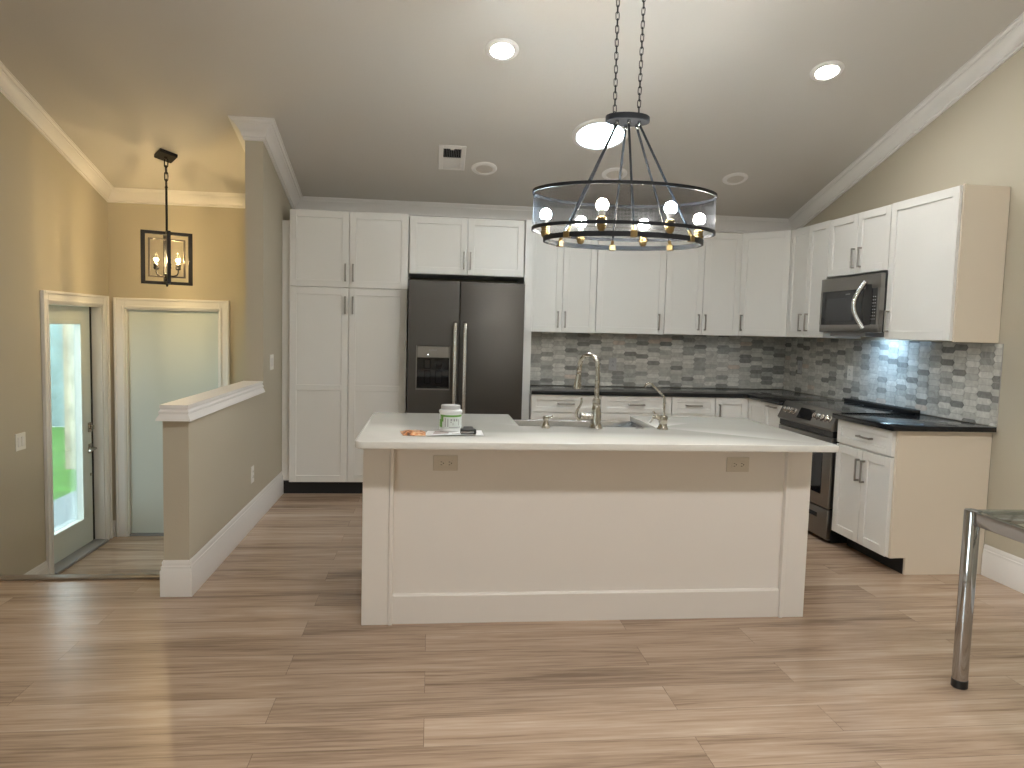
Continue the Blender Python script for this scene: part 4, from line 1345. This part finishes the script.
# the mesh drum with UVs in metres
n = 160
b = MB()
uvl = b.bm.loops.layers.uv.new('UVMap')
rings = []
arc = [0.0]
pp = oval(RX - 0.002, RY - 0.002, 0, n)
for i in range(n):
    arc.append(arc[-1] + (pp[(i + 1) % n] - pp[i]).length)
lo = [b.bm.verts.new(p + ZP * ZB) for p in pp]; hi = [b.bm.verts.new(p + ZP * ZT) for p in pp]
for i in range(n):
    f = b.bm.faces.new((lo[i], lo[(i + 1) % n], hi[(i + 1) % n], hi[i]))
    for l, (u_, v_) in zip(f.loops, ((arc[i], 0), (arc[i + 1], 0), (arc[i + 1], ZT - ZB), (arc[i], ZT - ZB))):
        l[uvl].uv = (u_, v_)
shade = b.build('mesh_shade', 'mesh', ch, recalc=False)
for (a, c_) in ((ZT - 0.008, ZT + 0.008), (ZB - 0.008, ZB + 0.008)):
    b = MB(); oval_band(b, RX + 0.003, RY + 0.003, a, c_, 0.006); b.build('rim', 'graphite', shade)
b = MB(); oval_band(b, 0.412, 0.302, ZR - 0.012, ZR + 0.012, 0.010); b.build('ring', 'graphite', ch)
b = MB(); b.lathe((CX, CY, 2.485), [(0.110, 0), (0.113, 0.003), (0.113, 0.026), (0.110, 0.029)], 48, sx=1.0, sy=0.72); b.build('top_plate', 'graphite', ch)
for k in range(6):                                            # rods and their clamps
    a = R((-143, -94, -46, 39.5, 87.5, 136)[k])
    p1 = V3(CX + 0.407 * math.cos(a), CY + 0.297 * math.sin(a), ZR + 0.012)
    p0 = V3(CX + 0.075 * math.cos(a), CY + 0.045 * math.sin(a), 2.470)
    b = MB(); b.tube([p0, p1], 0.0062, 10); rod = b.build('rod', 'graphite', ch)
    b = MB(); b.tube([p0 + V3(0, 0, 0.016), p0 - V3(0, 0, 0.004)], 0.009, 10); b.sphere(p0, 0.0105, u=12, v=8); b.build('swivel', 'chrome', rod)
    tng = V3(-0.407 * math.sin(a), 0.297 * math.cos(a), 0).normalized()
    nn = V3(tng.y, -tng.x, 0)
    b = MB(); b.fbox(p1 - ZP * 0.012, tng, nn, ZP, -0.016, 0.016, -0.012, 0.012, -0.0155, 0.0155, 0.002); b.tube([p1 + ZP * 0.002, p1 + (p0 - p1).normalized() * 0.03], 0.0085, 10); b.build('clamp', 'brass', rod)
BK = ['bulb_white', 'bulb_cool', 'bulb_warm', 'bulb_cool', 'bulb_warm', 'bulb_warm']
for k in range(6):                                            # sockets with bulbs, clockwise seen from above
    a = R((3, -68, -116, 165, 114, 63)[k])
    px, py = CX + 0.406 * math.cos(a), CY + 0.300 * math.sin(a)
    zz = ZR + 0.010
    b = MB(); b.lathe((px, py, zz), [(0.010, 0), (0.020, 0.012), (0.021, 0.024), (0.025, 0.026), (0.025, 0.034), (0.021, 0.037), (0.021, 0.050), (0.024, 0.053), (0.024, 0.062), (0.019, 0.066), (0.016, 0.070)], 24); sk_ = b.build('socket', 'brass', ch)
    b = MB(); b.lathe((px, py, zz + 0.068), [(0.013, 0), (0.014, 0.006), (0.020, 0.024), (0.022, 0.030), (0.020, 0.031)], 24); b.build('bulb_neck', 'plate', sk_)
    b = MB(); b.lathe((px, py, zz + 0.068), [(0.0215, 0.0305), (0.027, 0.040), (0.0295, 0.052), (0.027, 0.066), (0.019, 0.077), (0.008, 0.0825), (0, 0.083)], 24); b.build('bulb', BK[k], sk_)
for s, tx in ((-1, 0.900), (1, 1.022)):
    b = MB(); p = V3(CX - 0.006 + s * 0.062, CY, 2.513)
    b.tube([p + V3(-0.010, 0, 0), p + V3(-0.010, 0, 0.012), p + V3(0, 0, 0.022), p + V3(0.010, 0, 0.012), p + V3(0.010, 0, 0)], 0.0025, 8)
    chain(b, p + V3(0, 0, 0.018), V3(CX - 0.006 + s * 0.068, CY, zc(CY) - 0.03), link=0.040, r=0.0021, wd=0.0085, phase=0.5 + s * 0.5)
    b.build('chain', 'graphite', ch)
b = MB(); b.lathe((CX, CY, zc(CY) - 0.035), [(0.12, 0), (0.125, 0.01), (0.125, 0.05)], 40); b.build('ceiling_plate', 'graphite', ch)

# ------------------------------------------------------------------ foyer lantern
LX, LY = -2.055, 5.936
th = R(26)
LU, LV = V3(math.cos(th), math.sin(th), 0), V3(-math.sin(th), math.cos(th), 0)
lo_ = V3(LX, LY, 0)
lt = thing('lantern_pendant', (LX, LY, 1.70), 'black open-frame lantern pendant with candle bulbs in the entry', 'pendant light')
o = on_ceiling(LX, LY)
c4 = R(40)
b = MB(); b.fbox(o, (V3(math.cos(c4), math.sin(c4), -SL * math.sin(c4))).normalized(), (V3(-math.sin(c4), math.cos(c4), -SL * math.cos(c4))).normalized(), CN, -0.066, 0.066, -0.066, 0.066, -0.002, 0.026, 0.003)
b.lathe(o + CN * 0.024, [(0.016, 0), (0.012, 0.010), (0.006, 0.014)], 14, CN)
b.build('canopy', 'blackmetal', lt)
b = MB(); chain(b, V3(LX, LY, zc(LY) - 0.038), V3(LX, LY, 2.452), link=0.062, r=0.004, wd=0.013); b.build('chain', 'blackmetal', lt)
zt2, zb2 = 2.108, 1.700
b = MB(); b.tube([V3(LX, LY, 2.455), V3(LX, LY, zt2 - 0.01)], 0.0085, 12); b.lathe((LX, LY, 2.440), [(0.008, 0), (0.013, 0.006), (0.010, 0.014), (0.005, 0.018)], 12); b.build('stem', 'blackmetal', lt)


def square_frame(U_, W_, half, z0, z1, bw, dp, mname, pname):
    b = MB()
    b.fbox(lo_, U_, W_, ZP, -half, -half + bw, -dp, dp, z0, z1, 0.001); b.fbox(lo_, U_, W_, ZP, half - bw, half, -dp, dp, z0, z1, 0.001)
    b.fbox(lo_, U_, W_, ZP, -half + bw, half - bw, -dp, dp, z0, z0 + bw * 0.8, 0.001); b.fbox(lo_, U_, W_, ZP, -half + bw, half - bw, -dp, dp, z1 - bw * 0.8, z1, 0.001)
    return b.build(pname, mname, lt)


square_frame(LU, LV, 0.183, zb2, zt2, 0.030, 0.014, 'blackmetal', 'frame')
square_frame(LV, LU, 0.120, zb2 + 0.003, zt2 - 0.003, 0.028, 0.013, 'blackmetal', 'frame')
square_frame(LU, LV, 0.132, zb2 + 0.055, zt2 - 0.055, 0.014, 0.012, 'bronze', 'inner_frame')
b = MB(); b.lathe((LX, LY, zb2 - 0.016), [(0.006, 0), (0.009, 0.010), (0.009, 0.060), (0.022, 0.068), (0.022, 0.098), (0.012, 0.105)], 16); b.build('hub', 'blackmetal', lt)
for k in range(3):
    a = th + R(180 + 120 * k) + R(0)
    a = [R(180), R(-62), R(12)][k]
    d = V3(math.cos(a), math.sin(a), 0)
    rr_ = 0.080
    p = lo_ + d * rr_
    b = MB(); b.tube([lo_ + ZP * 1.768 + d * 0.01, lo_ + ZP * 1.766 + d * 0.045, lo_ + ZP * 1.774 + d * 0.070, lo_ + ZP * 1.795 + d * rr_, lo_ + ZP * 1.82 + d * rr_], 0.006, 10)
    arm = b.build('arm', 'blackmetal', lt)
    b = MB(); b.lathe(p + ZP * 1.815, [(0.014, 0), (0.020, 0.008), (0.020, 0.022), (0.017, 0.026), (0.020, 0.030), (0.020, 0.042), (0.015, 0.046)], 18); b.build('socket', 'blackmetal', arm)
    b = MB(); b.lathe(p + ZP * 1.860, [(0.010, 0), (0.0145, 0.014), (0.0165, 0.030), (0.014, 0.052), (0.008, 0.072), (0.003, 0.086), (0, 0.089)], 18); b.build('bulb_glass', 'pane', arm)
    b = MB(); b.lathe(p + ZP * 1.884, [(0.004, 0), (0.0115, 0.003), (0.0145, 0.0075), (0.0145, 0.010), (0.0115, 0.0145), (0.004, 0.0165), (0, 0.0167)], 16); b.build('glowing_filament', 'candle', arm)

# ------------------------------------------------------------------ chrome table at the right edge
tx0, ty1 = 2.200, 2.652
tx1, ty0 = 3.10, 1.25
tb = thing('table', ((tx0 + tx1) / 2, (ty0 + ty1) / 2, 0), 'chrome tube table with a glass top, cut by the right picture edge', 'table')
for (x, y) in ((tx0, ty1), (tx1, ty1), (tx0, ty0), (tx1, ty0)):
    b = MB(); b.lathe((x, y, 0.034), [(0.0295, 0), (0.0300, 0.003), (0.0300, 0.706), (0.028, 0.710), (0, 0.711)], 32); lg = b.build('leg', 'chrome', tb)
    b = MB(); b.lathe((x, y, 0.0), [(0.0285, 0), (0.0312, 0.003), (0.0312, 0.034), (0.029, 0.036)], 32); b.build('foot_cap', 'blackplastic', lg)
for (x0_, x1_, y0_, y1_) in ((tx0 + 0.026, tx1 - 0.026, ty1 - 0.016, ty1 + 0.016), (tx0 + 0.026, tx1 - 0.026, ty0 - 0.016, ty0 + 0.016), (tx0 - 0.016, tx0 + 0.016, ty0 + 0.026, ty1 - 0.026), (tx1 - 0.016, tx1 + 0.016, ty0 + 0.026, ty1 - 0.026)):
    b = MB(); b.box(x0_, x1_, y0_, y1_, 0.688, 0.742, 0.003, 2); b.build('rail', 'chrome', tb)
b = MB(); b.box(tx0 + 0.012, tx1 - 0.012, ty0 + 0.012, ty1 - 0.012, 0.7425, 0.7485, 0.001)
b.build('glass_top', 'tableglass', tb)

# ------------------------------------------------------------------ outdoors, seen through the entry door
GZ = -0.62
b = MB(); b.box(-4.15, XL - 0.16, 3.0, 14.19, GZ - 0.1, GZ, 0.0); struct(b.build('path', 'concrete', smooth=False), 'pale concrete walk outside the glass door', 'path')
b = MB(); b.box(-14, -4.15, 3.0, 14.19, GZ - 0.1, GZ); tag(b.build('grass', 'lawn', smooth=False), 'bright green lawn outside the glass door', 'grass', None, 'stuff')
b = MB(); b.box(-4.86, -3.2, 10.2, 10.6, GZ, 2.1); struct(b.build('wall_exterior', 'stucco_cream', smooth=False), 'cream rough stucco wall seen through the glass door', 'wall')
b = MB(); b.box(-12, -4.9, 14.2, 14.6, GZ, 2.8); struct(b.build('wall_neighbour', 'stucco_grey', smooth=False), 'pale bluish stucco wall beyond the lawn', 'wall')
